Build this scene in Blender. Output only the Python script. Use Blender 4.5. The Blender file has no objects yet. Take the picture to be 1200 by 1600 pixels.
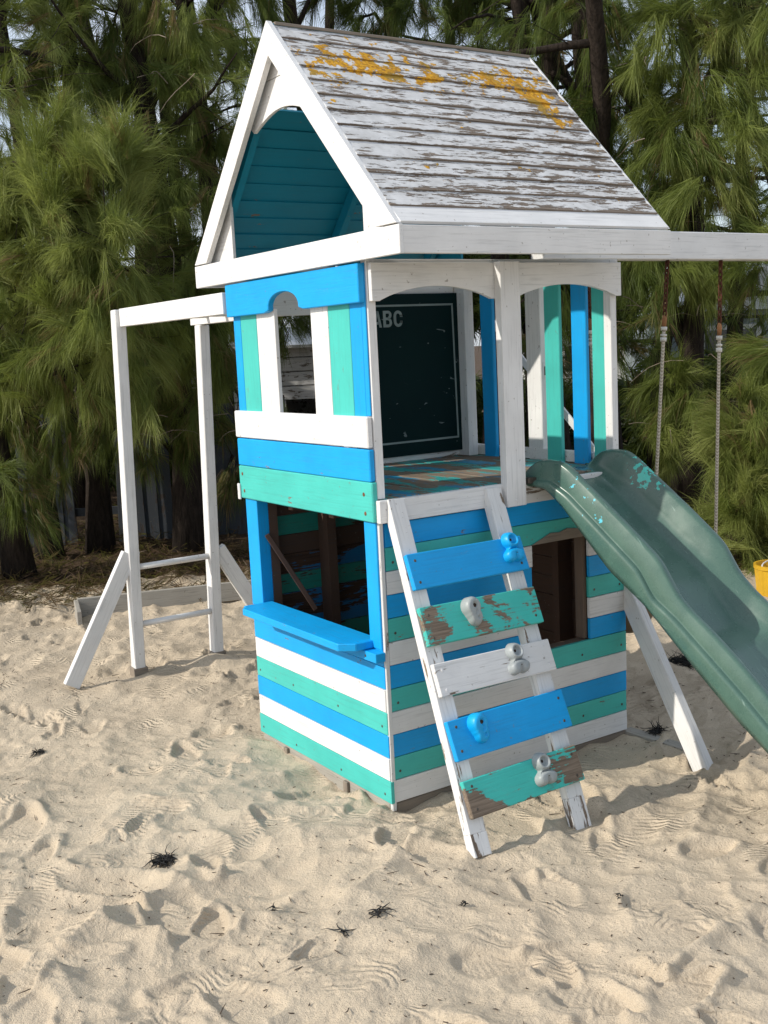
import bpy, bmesh, math, random
import numpy as np
from mathutils import Matrix, Vector
random.seed(7); rng = np.random.default_rng(7)
S = bpy.context.scene
COL = S.collection

# ------------------------------------------------------------------ camera
CAM = Vector((-2.1567, -3.3476, 1.6811))
RM = Matrix(((0.832323, 0.12173662, -0.54075746), (-0.55210406, 0.09550334, -0.82828752), (-0.04918878, 0.98795714, 0.14670091)))
cd = bpy.data.cameras.new('camera'); cam = bpy.data.objects.new('camera', cd); COL.objects.link(cam)
cd.sensor_fit = 'VERTICAL'; cd.sensor_height = 36; cd.lens = 36 * 1731.3 / 1600
cd.clip_start = .05; cd.clip_end = 1500
cam.matrix_world = Matrix.Translation(CAM) @ RM.to_4x4()
S.camera = cam
# ------------------------------------------------------------------ light
SUN = Vector((-1.5, .38, 1.0)).normalized()
EL = math.asin(SUN.z); ROT = math.atan2(SUN.x, SUN.y)
w = bpy.data.worlds.new("World"); S.world = w; w.use_nodes = True
nt = w.node_tree; nt.nodes.clear()
sky = nt.nodes.new('ShaderNodeTexSky'); sky.sky_type = 'NISHITA'; sky.sun_disc = False
sky.sun_elevation = EL; sky.sun_rotation = ROT; sky.air_density = 1.0; sky.dust_density = 1.5; sky.ozone_density = 1.0
# thin bright cloud veil over the blue
tcw = nt.nodes.new('ShaderNodeTexCoord'); cn = nt.nodes.new('ShaderNodeTexNoise'); cn.inputs['Scale'].default_value = 3.2; cn.inputs['Detail'].default_value = 7
cn.inputs['Roughness'].default_value = .6; cn.inputs['Distortion'].default_value = .4
cr = nt.nodes.new('ShaderNodeValToRGB'); cr.color_ramp.elements[0].position = .36; cr.color_ramp.elements[0].color = (.35, .35, .35, 1)
cr.color_ramp.elements[1].position = .62; cr.color_ramp.elements[1].color = (.85, .85, .85, 1)
cm = nt.nodes.new('ShaderNodeMix'); cm.data_type = 'RGBA'; cm.inputs[7].default_value = (5.2, 5.6, 6.2, 1)
nt.links.new(tcw.outputs['Generated'], cn.inputs['Vector']); nt.links.new(cn.outputs[0], cr.inputs[0]); nt.links.new(cr.outputs[0], cm.inputs[0])
bg = nt.nodes.new('ShaderNodeBackground'); bg.inputs[1].default_value = .15
wo = nt.nodes.new('ShaderNodeOutputWorld')
nt.links.new(sky.outputs[0], cm.inputs[6]); nt.links.new(cm.outputs[2], bg.inputs[0]); nt.links.new(bg.outputs[0], wo.inputs[0])
sl = bpy.data.lights.new('sun', 'SUN'); sl.energy = 3.6; sl.angle = math.radians(.5); sl.color = (1, .93, .82)
so = bpy.data.objects.new('sun', sl); COL.objects.link(so)
so.rotation_euler = SUN.to_track_quat('Z', 'Y').to_euler(); so.location = (-8, 2, 8)
S.view_settings.view_transform = 'Standard'; S.view_settings.look = 'None'
S.view_settings.exposure = 0.22; S.view_settings.gamma = 1; S.view_settings.use_curve_mapping = False
S.render.engine = 'CYCLES'
FW = np.array([.546, .838]); RT = np.array([.838, -.546])     # horizontal view axes, used to lay out the tree line
def DL(d, l): return CAM.x + d * FW[0] + l * RT[0], CAM.y + d * FW[1] + l * RT[1]
def UV(u, v, d):                       # a point in the row of trees: lateral fraction, height fraction, distance
    l = (u - 600) / 1731 * d; x, y = DL(d, l)
    return Vector((x, y, 1.681 + (573 - .05 * u - v) / 1731 * d))

# ------------------------------------------------------------------ materials
class G:
    def __init__(s, name):
        s.m = bpy.data.materials.new(name); s.m.use_nodes = True
        s.t = s.m.node_tree; s.n = s.t.nodes; s.l = s.t.links; s.n.clear()
        s.out = s.n.new('ShaderNodeOutputMaterial')
    def node(s, t, **k):
        n = s.n.new(t)
        for a, b in k.items(): setattr(n, a, b)
        return n
    def set(s, sock, v):
        if isinstance(v, bpy.types.NodeSocket): s.l.new(v, sock)
        elif v is not None:
            try: sock.default_value = v
            except Exception: sock.default_value = tuple(v) + (1,)
    def math(s, op, a, b=None, c=None, clamp=False):
        n = s.node('ShaderNodeMath', operation=op, use_clamp=clamp)
        s.set(n.inputs[0], a)
        if b is not None: s.set(n.inputs[1], b)
        if c is not None: s.set(n.inputs[2], c)
        return n.outputs[0]
    def vmath(s, op, a, b=None):
        n = s.node('ShaderNodeVectorMath', operation=op); s.set(n.inputs[0], a)
        if b is not None: s.set(n.inputs[1], b)
        return n.outputs[1] if op in ('LENGTH', 'DISTANCE', 'DOT_PRODUCT') else n.outputs[0]
    def noise(s, vec, scale, detail=4, rough=.55, dist=0, out=0):
        n = s.node('ShaderNodeTexNoise'); s.set(n.inputs['Vector'], vec)
        n.inputs['Scale'].default_value = scale; n.inputs['Detail'].default_value = detail
        n.inputs['Roughness'].default_value = rough; n.inputs['Distortion'].default_value = dist
        return n.outputs[out]
    def mapping(s, vec, scale=(1, 1, 1), loc=(0, 0, 0), rot=(0, 0, 0)):
        n = s.node('ShaderNodeMapping'); s.set(n.inputs[0], vec); n.inputs['Scale'].default_value = scale
        n.inputs['Location'].default_value = loc; n.inputs['Rotation'].default_value = rot
        return n.outputs[0]
    def ramp(s, fac, pts, interp='LINEAR'):
        n = s.node('ShaderNodeValToRGB'); s.set(n.inputs[0], fac); r = n.color_ramp; r.interpolation = interp
        while len(r.elements) < len(pts): r.elements.new(.5)
        for e, (p, c) in zip(r.elements, pts):
            e.position = p; e.color = (c, c, c, 1) if isinstance(c, (int, float)) else tuple(c) + (1,)
        return n.outputs[0]
    def mix(s, f, a, b, mode='MIX'):
        n = s.node('ShaderNodeMix', data_type='RGBA', blend_type=mode)
        s.set(n.inputs[0], f); s.set(n.inputs[6], a); s.set(n.inputs[7], b)
        return n.outputs[2]
    def bump(s, h, strength=.3, dist=.01, normal=None):
        n = s.node('ShaderNodeBump'); n.inputs['Strength'].default_value = strength; n.inputs['Distance'].default_value = dist
        s.set(n.inputs['Height'], h)
        if normal is not None: s.set(n.inputs['Normal'], normal)
        return n.outputs[0]
    def bsdf(s, col, rough=.5, normal=None, spec=.4, metal=0, **k):
        n = s.node('ShaderNodeBsdfPrincipled'); s.set(n.inputs['Base Color'], col); s.set(n.inputs['Roughness'], rough)
        n.inputs['Specular IOR Level'].default_value = spec; n.inputs['Metallic'].default_value = metal
        if normal is not None: s.set(n.inputs['Normal'], normal)
        for a, b in k.items(): s.set(n.inputs[a.replace('_', ' ')], b)
        s.l.new(n.outputs[0], s.out.inputs[0]); return n
    def coords(s):
        tc = s.node('ShaderNodeTexCoord'); oi = s.node('ShaderNodeObjectInfo')
        r = s.math('MULTIPLY', oi.outputs['Random'], 37.0)
        c = s.node('ShaderNodeCombineXYZ'); s.set(c.inputs[0], r); s.set(c.inputs[1], s.math('MULTIPLY', r, .7)); s.set(c.inputs[2], r)
        return s.vmath('ADD', tc.outputs['Object'], c.outputs[0]), tc, oi

def painted(name, col, chip=.0, wood=(.20, .155, .115), rough=.5, dirt=.12, grain=1.0, patch=7.0, streak=(1, 2.2, 2.2)):
    g = G(name); co, tc, oi = g.coords()
    fine = g.noise(g.mapping(co, (2.5, 60, 60)), 2.2, 5, .6)
    ring = g.noise(g.mapping(co, (1.2, 16, 16)), 2.0, 3, .5, .6)
    big = g.noise(co, 5.0, 4, .6)
    c = tuple(col)
    c1 = g.mix(g.ramp(big, [(.3, 0), (.75, 1)]), tuple(v * .88 for v in c) + (1,), tuple(min(1, v * 1.04) for v in c) + (1,))
    # fine brush marks and grime in the grain
    c2 = g.mix(g.math('MULTIPLY', g.ramp(fine, [(.30, 1), (.48, 0)]), dirt * 1.3), c1, tuple(v * .45 + .03 for v in c) + (1,))
    specks = g.noise(co, 60, 2, .5)
    c3 = g.mix(g.math('MULTIPLY', g.ramp(specks, [(.70, 0), (.76, 1)]), dirt * 2), c2, (.16, .13, .10, 1))
    h = g.math('ADD', g.math('MULTIPLY', fine, .5 * grain), g.math('MULTIPLY', ring, .6 * grain))
    if chip > 0:
        pm = g.noise(g.mapping(co, streak), patch, 8, .66, .35)
        pm = g.math('ADD', pm, g.math('MULTIPLY', g.math('SUBTRACT', fine, .5), .22))
        th = .30 + chip * .35
        mask = g.ramp(pm, [(th, 1), (th + .012, 0)], 'LINEAR')
        wg = g.noise(g.mapping(co, (2, 45, 45)), 3, 5, .65)
        wc = g.mix(g.ramp(wg, [(.3, 0), (.7, 1)]), tuple(v * .5 for v in wood) + (1,), tuple(v * 1.35 for v in wood) + (1,))
        rim = g.ramp(pm, [(th, 0), (th + .013, 1), (th + .05, 0)])
        c3 = g.mix(g.math('MULTIPLY', rim, .25), c3, tuple(v * .6 + .1 for v in c) + (1,))
        c4 = g.mix(mask, c3, wc)
        h = g.math('ADD', h, g.math('MULTIPLY', g.math('SUBTRACT', 1.0, mask), .9))
        r = g.math('ADD', rough, g.math('MULTIPLY', mask, .35))
    else: c4, r = c3, g.math('ADD', rough, g.math('MULTIPLY', g.math('SUBTRACT', big, .5), .3))
    g.bsdf(c4, r, g.bump(h, .55, .0022), .35)
    return g.m
WHITE = painted('white_paint', (.73, .73, .725), 0, dirt=.3)
WHITEW = painted('worn_white_paint', (.70, .70, .69), .20, dirt=.3, patch=6, streak=(.8, 5, 5))
BLUE = painted('blue_paint', (.002, .34, .76), .01, dirt=.2)
TEAL = painted('teal_paint', (.06, .48, .43), .02, dirt=.22)
TEALP = painted('peeling_teal_paint', (.05, .49, .43), .46, patch=4.2, streak=(1, 1.6, 1.6), dirt=.25)
SHADEBLUE = painted('shaded_blue_paint', (.005, .225, .35), .04, dirt=.14)  # the same blue paint, darkened to carry the shade under the roof
DECKM = painted('deck_wood_with_paint_remains', (.03, .32, .31), .57, wood=(.19, .145, .105), patch=3.4, streak=(1, 2.5, 2.5), dirt=.35)
DECKB = painted('deck_wood_blue_remains', (.02, .25, .42), .64, wood=(.21, .16, .12), patch=3.0, streak=(1, 2.5, 2.5), dirt=.35)
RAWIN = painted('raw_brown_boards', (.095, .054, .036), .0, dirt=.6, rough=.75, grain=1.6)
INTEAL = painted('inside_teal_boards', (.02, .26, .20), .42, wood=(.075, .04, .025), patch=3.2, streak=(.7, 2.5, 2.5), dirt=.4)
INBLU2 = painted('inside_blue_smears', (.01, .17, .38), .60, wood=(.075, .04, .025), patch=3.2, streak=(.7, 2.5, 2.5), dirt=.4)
GREYW = painted('grey_weathered_wood', (.24, .20, .16), .0, dirt=.7, rough=.8, grain=1.8)
GREYB = painted('brown_weathered_wood', (.16, .115, .085), .0, dirt=.7, rough=.8, grain=1.8)
GREYL = painted('pale_weathered_wood', (.34, .32, .28), .0, dirt=.6, rough=.8, grain=1.8)

def roof_mat():
    g = G('peeling_white_roof_boards'); co, tc, oi = g.coords()
    geo = g.node('ShaderNodeNewGeometry'); P = geo.outputs['Position']
    fine = g.noise(g.mapping(co, (3, 70, 70)), 2.0, 5, .65)
    pm = g.noise(g.mapping(co, (1.2, 6.5, 6.5)), 6.5, 9, .72, .3)
    pm = g.math('ADD', pm, g.math('MULTIPLY', g.math('SUBTRACT', fine, .5), .34))
    pm = g.math('ADD', pm, g.math('MULTIPLY', g.math('SUBTRACT', g.noise(g.mapping(co, (12, 40, 40)), 3, 5, .7), .5), .20))
    sx = g.node('ShaderNodeSeparateXYZ'); g.set(sx.inputs[0], P)
    bias = g.math('MULTIPLY', g.math('SUBTRACT', g.noise(P, 2.6, 2), .5), .22)
    bias = g.math('ADD', bias, g.math('MULTIPLY', sx.outputs[0], .045))
    pm2 = g.math('SUBTRACT', pm, bias)
    so_ = g.node('ShaderNodeSeparateXYZ'); g.set(so_.inputs[0], tc.outputs['Object'])
    edge = g.ramp(g.math('ABSOLUTE', so_.outputs[1]), [(.038, 0), (.052, .16)])
    pm2 = g.math('SUBTRACT', pm2, edge)
    mask = g.ramp(pm2, [(.418, 1), (.432, 0)])
    wood = g.mix(g.ramp(fine, [(.3, 0), (.7, 1)]), (.085, .065, .05, 1), (.27, .22, .175, 1))
    big = g.noise(P, 18, 3)
    white = g.mix(g.ramp(big, [(.3, 0), (.7, 1)]), (.48, .48, .475, 1), (.64, .645, .65, 1))
    c = g.mix(mask, white, wood)
    # orange lichen: crusts gathered in two drifts near the ridge and a few far apart
    def drift(cx, cz, rx, rz, amp):
        v = g.vmath('SUBTRACT', P, (cx, 0, cz)); v = g.vmath('MULTIPLY', v, (1 / rx, 0, 1 / rz))
        return g.math('MULTIPLY', g.math('SUBTRACT', 1.0, g.math('MINIMUM', g.vmath('LENGTH', v), 1.0)), amp)
    d = g.math('ADD', drift(.40, 2.745, .48, .16, .30), drift(1.02, 2.74, .36, .13, .34))
    d = g.math('ADD', d, drift(1.12, 2.60, .22, .14, .24))
    d = g.math('ADD', d, drift(.12, 2.72, .3, .14, .14))
    ln = g.noise(P, 19, 6, .64, .2)
    le = g.noise(P, 70, 3, .6)
    lv = g.math('ADD', g.math('ADD', ln, d), g.math('ADD', g.math('MULTIPLY', g.math('SUBTRACT', le, .5), .25), g.math('MULTIPLY', g.math('SUBTRACT', g.noise(P, 8, 2), .5), .5)))
    lm = g.ramp(lv, [(.70, 0), (.73, 1)])
    lc = g.mix(g.ramp(le, [(.35, 0), (.65, 1)]), (.36, .16, .012, 1), (.68, .36, .02, 1))
    lc = g.mix(g.ramp(g.noise(P, 9, 2), [(.5, 0), (.62, .7)]), lc, (.26, .19, .04, 1))
    c = g.mix(lm, c, lc)
    h = g.math('ADD', g.math('MULTIPLY', fine, .7), g.math('MULTIPLY', g.math('SUBTRACT', 1.0, mask), .8))
    h = g.math('ADD', h, g.math('MULTIPLY', g.math('MULTIPLY', lm, le), 2.0))
    g.bsdf(c, .75, g.bump(h, .8, .003), .25)
    return g.m
ROOFM = roof_mat()

def simple(name, col, rough=.5, metal=0, spec=.4, var=.25, scale=12, bump=.15, bs=60, bd=.002):
    g = G(name); co, tc, oi = g.coords()
    n = g.noise(co, scale, 4, .6)
    c = g.mix(g.ramp(n, [(.3, 0), (.72, 1)]), tuple(v * (1 - var) for v in col) + (1,), tuple(min(1, v * (1 + var)) for v in col) + (1,))
    g.bsdf(c, rough, g.bump(g.noise(co, bs, 3), bump, bd), spec, metal)
    return g.m
def slide_mat():
    g = G('faded_green_plastic'); co, tc, oi = g.coords()
    n = g.noise(co, 9, 6, .62); f = g.noise(co, 240, 2, .5)
    c = g.mix(g.ramp(n, [(.3, 0), (.72, 1)]), (.048, .105, .085, 1), (.072, .143, .112, 1))
    c = g.mix(g.math('MULTIPLY', g.ramp(f, [(.45, 0), (.7, 1)]), .16), c, (.18, .27, .23, 1))
    # scratches
    sc = g.noise(g.mapping(co, (90, 6, 6), rot=(0, .3, .5)), 1.5, 2, .4)
    c = g.mix(g.math('MULTIPLY', g.ramp(sc, [(.73, 0), (.76, 1)]), .35), c, (.35, .48, .42, 1))
    # turquoise and blue drips of house paint
    def spot(cx, cy, cz, r, s=1.0):
        v = g.vmath('SUBTRACT', tc.outputs['Object'], (cx, cy, cz))
        dd = g.vmath('LENGTH', v)
        return g.math('ADD', g.math('MULTIPLY', g.math('SUBTRACT', r, dd), 9.0), g.math('MULTIPLY', g.math('SUBTRACT', g.noise(g.mapping(co, (1, 1, 1)), 42, 4), .5), 2.6))
    ds = None
    for q in ((1.165, -.20, 1.125, .055), (1.17, -.14, 1.165, .02), (1.165, -.27, 1.10, .02)):
        e = g.ramp(spot(*q), [(.16, 0), (.20, 1)]); ds = e if ds is None else g.math('MAXIMUM', ds, e)
    c = g.mix(ds, c, (.06, .50, .42, 1))
    e = None
    for q in ((.72, -.33, 1.10, .014), (.725, -.43, 1.00, .012), (.71, -.24, 1.14, .012), (.73, -.36, 1.02, .008)):
        k = g.ramp(spot(*q), [(.12, 0), (.16, 1)]); e = k if e is None else g.math('MAXIMUM', e, k)
    c = g.mix(e, c, (.10, .50, .62, 1))
    g.bsdf(c, g.ramp(n, [(.3, .20), (.7, .36)]), g.bump(g.noise(co, 300, 2), .06, .001, g.bump(g.noise(co, 8, 2), .12, .01)), .5)
    return g.m
SLIDE = slide_mat()
def board_mat():
    g = G('dark_chalkboard_paint'); co, tc, oi = g.coords()
    n = g.noise(co, 4, 3)
    c = g.mix(n, (.001, .010, .013, 1), (.002, .019, .019, 1))
    m = g.noise(g.mapping(co, (1, .45, 1)), 34, 2, .5, .8)
    c = g.mix(g.math('MULTIPLY', g.ramp(m, [(.70, 0), (.73, 1)]), .45), c, (.3, .35, .36, 1))
    g.bsdf(c, .7, g.bump(g.noise(co, 90, 3), .1, .001), .12)
    return g.m
CHALK = board_mat()
CHALKL = simple('chalk_grey_line', (.22, .27, .27), .7, var=.15)
ROPE = None
def rope_mat():
    g = G('braided_rope'); co, tc, oi = g.coords()
    wv = g.node('ShaderNodeTexWave', wave_type='BANDS', bands_direction='DIAGONAL'); g.set(wv.inputs[0], tc.outputs['Object'])
    wv.inputs['Scale'].default_value = 38; wv.inputs['Distortion'].default_value = .4
    c = g.mix(wv.outputs[1], (.36, .31, .24, 1), (.62, .56, .46, 1))
    g.bsdf(c, .85, g.bump(wv.outputs[1], .7, .003), .2); return g.m
ROPE = rope_mat()
RUST = simple('rusty_chain_steel', (.10, .035, .018), .8, .3, var=.5, scale=60)
STEEL = simple('dull_screw_steel', (.10, .085, .07), .55, .6, var=.4, scale=80)
RUSTW = simple('rust_stain_screw', (.16, .07, .03), .8, .2, var=.4, scale=90)
SLEEVE = simple('white_rope_sleeve', (.62, .60, .55), .5, var=.1)
HOLDG = simple('grey_resin_hold', (.31, .34, .35), .42, var=.14, scale=30, bump=.3, bs=160)
HOLDB = simple('blue_painted_hold', (.003, .34, .72), .42, var=.08, scale=30, bump=.3, bs=160)
HOLDT = None
def hold_mix():
    g = G('grey_hold_with_teal_smears'); co, tc, oi = g.coords()
    s = g.node('ShaderNodeSeparateXYZ'); g.set(s.inputs[0], tc.outputs['Object'])
    v = g.math('ADD', g.math('MULTIPLY', s.outputs[0], -22.0), g.noise(co, 40, 3))
    c = g.mix(g.ramp(v, [(1.05, 0), (1.12, 1)]), (.31, .34, .34, 1), (.09, .52, .42, 1))
    g.bsdf(c, .42, g.bump(g.noise(co, 160, 3), .3, .002), .4); return g.m
HOLDT = hold_mix()
HOLE = simple('dark_hole_disc', (.035, .022, .015), .8, .2, var=.5, scale=200)  # near-black fill that paints the shade inside the hold holes
SEATM = simple('brown_plastic_swing_seat', (.17, .115, .06), .5, var=.15, scale=14)
YELLOW = simple('yellow_plastic', (.55, .33, .02), .4, var=.12, scale=9)
WEED = simple('dry_black_seaweed', (.012, .012, .012), .6, var=.4, scale=50)
BARKT = None
def bark_mat():
    g = G('casuarina_bark'); co, tc, oi = g.coords()
    n = g.noise(g.mapping(co, (9, 9, 1.6)), 4, 7, .7, .4)
    c = g.mix(g.ramp(n, [(.3, 0), (.7, 1)]), (.012, .009, .007, 1), (.055, .042, .034, 1))
    g.bsdf(c, .9, g.bump(n, 1.0, .03), .15); return g.m
BARK = bark_mat()
TWIG = simple('dead_twig', (.22, .18, .14), .8, var=.3)
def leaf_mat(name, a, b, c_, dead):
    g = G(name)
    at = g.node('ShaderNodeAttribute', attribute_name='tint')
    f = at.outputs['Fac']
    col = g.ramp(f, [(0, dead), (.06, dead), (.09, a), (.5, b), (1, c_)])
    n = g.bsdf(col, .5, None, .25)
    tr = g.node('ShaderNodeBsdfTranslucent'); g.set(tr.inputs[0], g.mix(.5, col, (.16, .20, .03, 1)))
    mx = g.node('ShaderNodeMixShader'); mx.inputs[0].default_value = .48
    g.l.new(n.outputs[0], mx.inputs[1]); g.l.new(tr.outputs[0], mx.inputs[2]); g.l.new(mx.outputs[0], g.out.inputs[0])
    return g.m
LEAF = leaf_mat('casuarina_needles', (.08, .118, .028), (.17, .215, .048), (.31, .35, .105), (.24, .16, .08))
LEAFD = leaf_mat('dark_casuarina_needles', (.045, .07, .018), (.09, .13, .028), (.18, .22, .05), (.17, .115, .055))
LITTER = leaf_mat('dry_needle_litter', (.06, .036, .022), (.11, .068, .04), (.18, .12, .072), (.04, .025, .015))

def sand_mat():
    g = G('pale_beach_sand'); geo = g.node('ShaderNodeNewGeometry'); P = geo.outputs['Position']
    big = g.noise(P, 1.3, 3); mid = g.noise(P, 9, 5, .6); gr = g.noise(P, 420, 2, .6); gr2 = g.noise(P, 130, 3, .65)
    c = g.mix(g.ramp(big, [(.3, 0), (.7, 1)]), (.54, .45, .335, 1), (.62, .525, .395, 1))
    c = g.mix(g.math('MULTIPLY', g.ramp(mid, [(.35, 0), (.7, 1)]), .35), c, (.44, .365, .275, 1))
    c = g.mix(g.math('MULTIPLY', g.ramp(gr, [(.35, 1), (.5, 0)]), .42), c, (.22, .175, .13, 1))
    c = g.mix(g.math('MULTIPLY', g.ramp(gr, [(.6, 0), (.75, 1)]), .45), c, (.72, .64, .50, 1))
    sp = g.noise(P, 75, 2, .5)
    cl = g.noise(P, 5, 3, .6)
    spm = g.math('MULTIPLY', g.ramp(sp, [(.69, 0), (.71, 1)]), g.ramp(cl, [(.46, 0), (.60, 1)]))
    c = g.mix(g.math('MULTIPLY', spm, .75), c, (.07, .05, .035, 1))
    # brown needle litter beyond the sand, with a ragged border
    x, y = -.212, 4.77
    tx, ty = DL(8.0, 0)
    sd = g.vmath('SUBTRACT', P, (tx, ty, 0)); dist = g.vmath('DOT_PRODUCT', sd, (FW[0], FW[1], 0))
    lat = g.vmath('DOT_PRODUCT', sd, (RT[0], RT[1], 0))
    lim = g.math('ADD', g.math('MULTIPLY', lat, -.02), g.math('MULTIPLY', g.math('SUBTRACT', g.noise(P, 1.6, 5, .7), .5), 1.5))
    lm = g.ramp(g.math('SUBTRACT', dist, lim), [(.0, 0), (.25, 1)])
    ln = g.noise(g.mapping(P, (1, 1, 1)), 60, 5, .7)
    lc = g.mix(g.ramp(ln, [(.3, 0), (.7, 1)]), (.03, .02, .013, 1), (.12, .08, .05, 1))
    c = g.mix(lm, c, lc)
    h = g.math('ADD', g.math('MULTIPLY', gr2, .7), g.math('ADD', g.math('MULTIPLY', gr, .5), g.math('MULTIPLY', g.noise(P, 34, 5, .68, .3), 2.1)))
    # shoe sole lines, bent and broken, in drifts
    wp = g.vmath('ADD', P, g.vmath('MULTIPLY', g.noise(P, 2.6, 2, .5, 0, 1), (.55, .55, 0)))
    wv = g.node('ShaderNodeTexWave', wave_type='BANDS', bands_direction='DIAGONAL'); g.set(wv.inputs[0], wp)
    wv.inputs['Scale'].default_value = 15; wv.inputs['Distortion'].default_value = 2.0; wv.inputs['Detail'].default_value = 1; wv.inputs['Detail Scale'].default_value = 3
    wmk = g.ramp(g.noise(P, 3.4, 2), [(.53, 0), (.60, 1)])
    h = g.math('ADD', h, g.math('MULTIPLY', g.math('MULTIPLY', wv.outputs[1], wmk), .95))
    g.bsdf(c, .9, g.bump(h, .8, .007), .15)
    return g.m
SAND = sand_mat()

# ------------------------------------------------------------------ helpers
def tag(o, label=None, cat=None, group=None, kind=None):
    if label: o['label'] = label
    if cat: o['category'] = cat
    if group: o['group'] = group
    if kind: o['kind'] = kind
    return o
def thing(name, loc, label, cat, group=None):
    o = bpy.data.objects.new(name, None); COL.objects.link(o); o.location = loc; o.empty_display_size = .1
    return tag(o, label, cat, group)
def wpos(o):
    p = Vector((0, 0, 0))
    M = o.matrix_basis.copy()
    while o.parent: M = o.parent.matrix_basis @ o.matrix_parent_inverse @ M; o = o.parent
    return M
def link(name, me, mat, parent=None, M=None, smooth=False):
    if mat and not me.materials: me.materials.append(mat)
    o = bpy.data.objects.new(name, me); COL.objects.link(o)
    if parent:
        o.parent = parent; o.matrix_parent_inverse = wpos(parent).inverted()
    o.matrix_basis = M if M is not None else Matrix()
    if smooth:
        me.polygons.foreach_set('use_smooth', [True] * len(me.polygons))
    return o
def mesh(name, V, F):
    me = bpy.data.meshes.new(name); me.from_pydata([tuple(v) for v in V], [], F); me.update(); return me
def tris_mesh(name, V, F, tint=None):
    """big triangle soup through numpy"""
    me = bpy.data.meshes.new(name); n = len(F)
    me.vertices.add(len(V)); me.vertices.foreach_set('co', np.ascontiguousarray(V, np.float32).ravel())
    me.loops.add(n * 3); me.loops.foreach_set('vertex_index', np.ascontiguousarray(F, np.int32).ravel())
    me.polygons.add(n); me.polygons.foreach_set('loop_start', np.arange(0, n * 3, 3, dtype=np.int32))
    if tint is not None:
        a = me.attributes.new('tint', 'FLOAT', 'POINT'); a.data.foreach_set('value', tint.astype(np.float32))
    me.update(calc_edges=True); return me
def frame(ex, ey=None):
    """rotation with local X along ex and local Y as near ey as can be"""
    ex = Vector(ex).normalized(); ey = Vector(ey)
    ez = ex.cross(ey).normalized(); ey = ez.cross(ex)
    return Matrix((ex, ey, ez)).transposed().to_4x4()
def boxmesh(L, W, T, bev=.002, wob=0.0):
    bm = bmesh.new(); bmesh.ops.create_cube(bm, size=1)
    for v in bm.verts:
        v.co.x *= L; v.co.y *= W; v.co.z *= T
        if wob: v.co.y += random.uniform(-wob, wob)
    if bev: bmesh.ops.bevel(bm, geom=list(bm.edges), offset=min(bev, T * .4, W * .4), segments=1, affect='EDGES')
    me = bpy.data.meshes.new('board'); bm.to_mesh(me); bm.free(); return me
def board(name, a, b, W, T, wdir, mat, parent, bev=.002, wob=0.0, ext=0):
    """board whose centre line runs from a to b, W wide along wdir, T thick"""
    a = Vector(a); b = Vector(b); d = b - a
    M = Matrix.Translation((a + b) / 2) @ frame(d, wdir)
    return link(name, boxmesh(d.length + ext, W, T, bev, wob), mat, parent, M)
def bbox(name, lo, hi, mat, parent, bev=.002, wob=0.0):
    """axis-aligned board between two corners, grain along its longest side"""
    lo = Vector(lo); hi = Vector(hi); s = hi - lo
    o = sorted(range(3), key=lambda i: -s[i]); e = [Vector((0, 0, 0)) for _ in range(3)]
    e[0][o[0]] = 1; e[1][o[1]] = 1
    M = Matrix.Translation((lo + hi) / 2) @ frame(e[0], e[1])
    return link(name, boxmesh(s[o[0]], s[o[1]], s[o[2]], bev, wob), mat, parent, M)
def polyboard(name, pts, T, O, ex, ey, mat, parent, bev=.0015):
    """polygon (local x,y) extruded by T along local z, centred on the plane"""
    bm = bmesh.new(); vs = [bm.verts.new((x, y, -T / 2)) for x, y in pts]
    f = bm.faces.new(vs); bm.normal_update()
    r = bmesh.ops.extrude_face_region(bm, geom=[f]); top = [v for v in r['geom'] if isinstance(v, bmesh.types.BMVert)]
    for v in top: v.co.z += T
    bmesh.ops.recalc_face_normals(bm, faces=bm.faces)
    if bev:
        ed = [e for e in bm.edges if len(e.link_faces) == 2 and e.calc_face_angle(0) > .6]
        bmesh.ops.bevel(bm, geom=ed, offset=bev, segments=1, affect='EDGES')
    bmesh.ops.triangulate(bm, faces=[f for f in bm.faces if len(f.verts) > 4])
    me = bpy.data.meshes.new(name); bm.to_mesh(me); bm.free()
    return link(name, me, mat, parent, Matrix.Translation(Vector(O)) @ frame(ex, ey))
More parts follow.
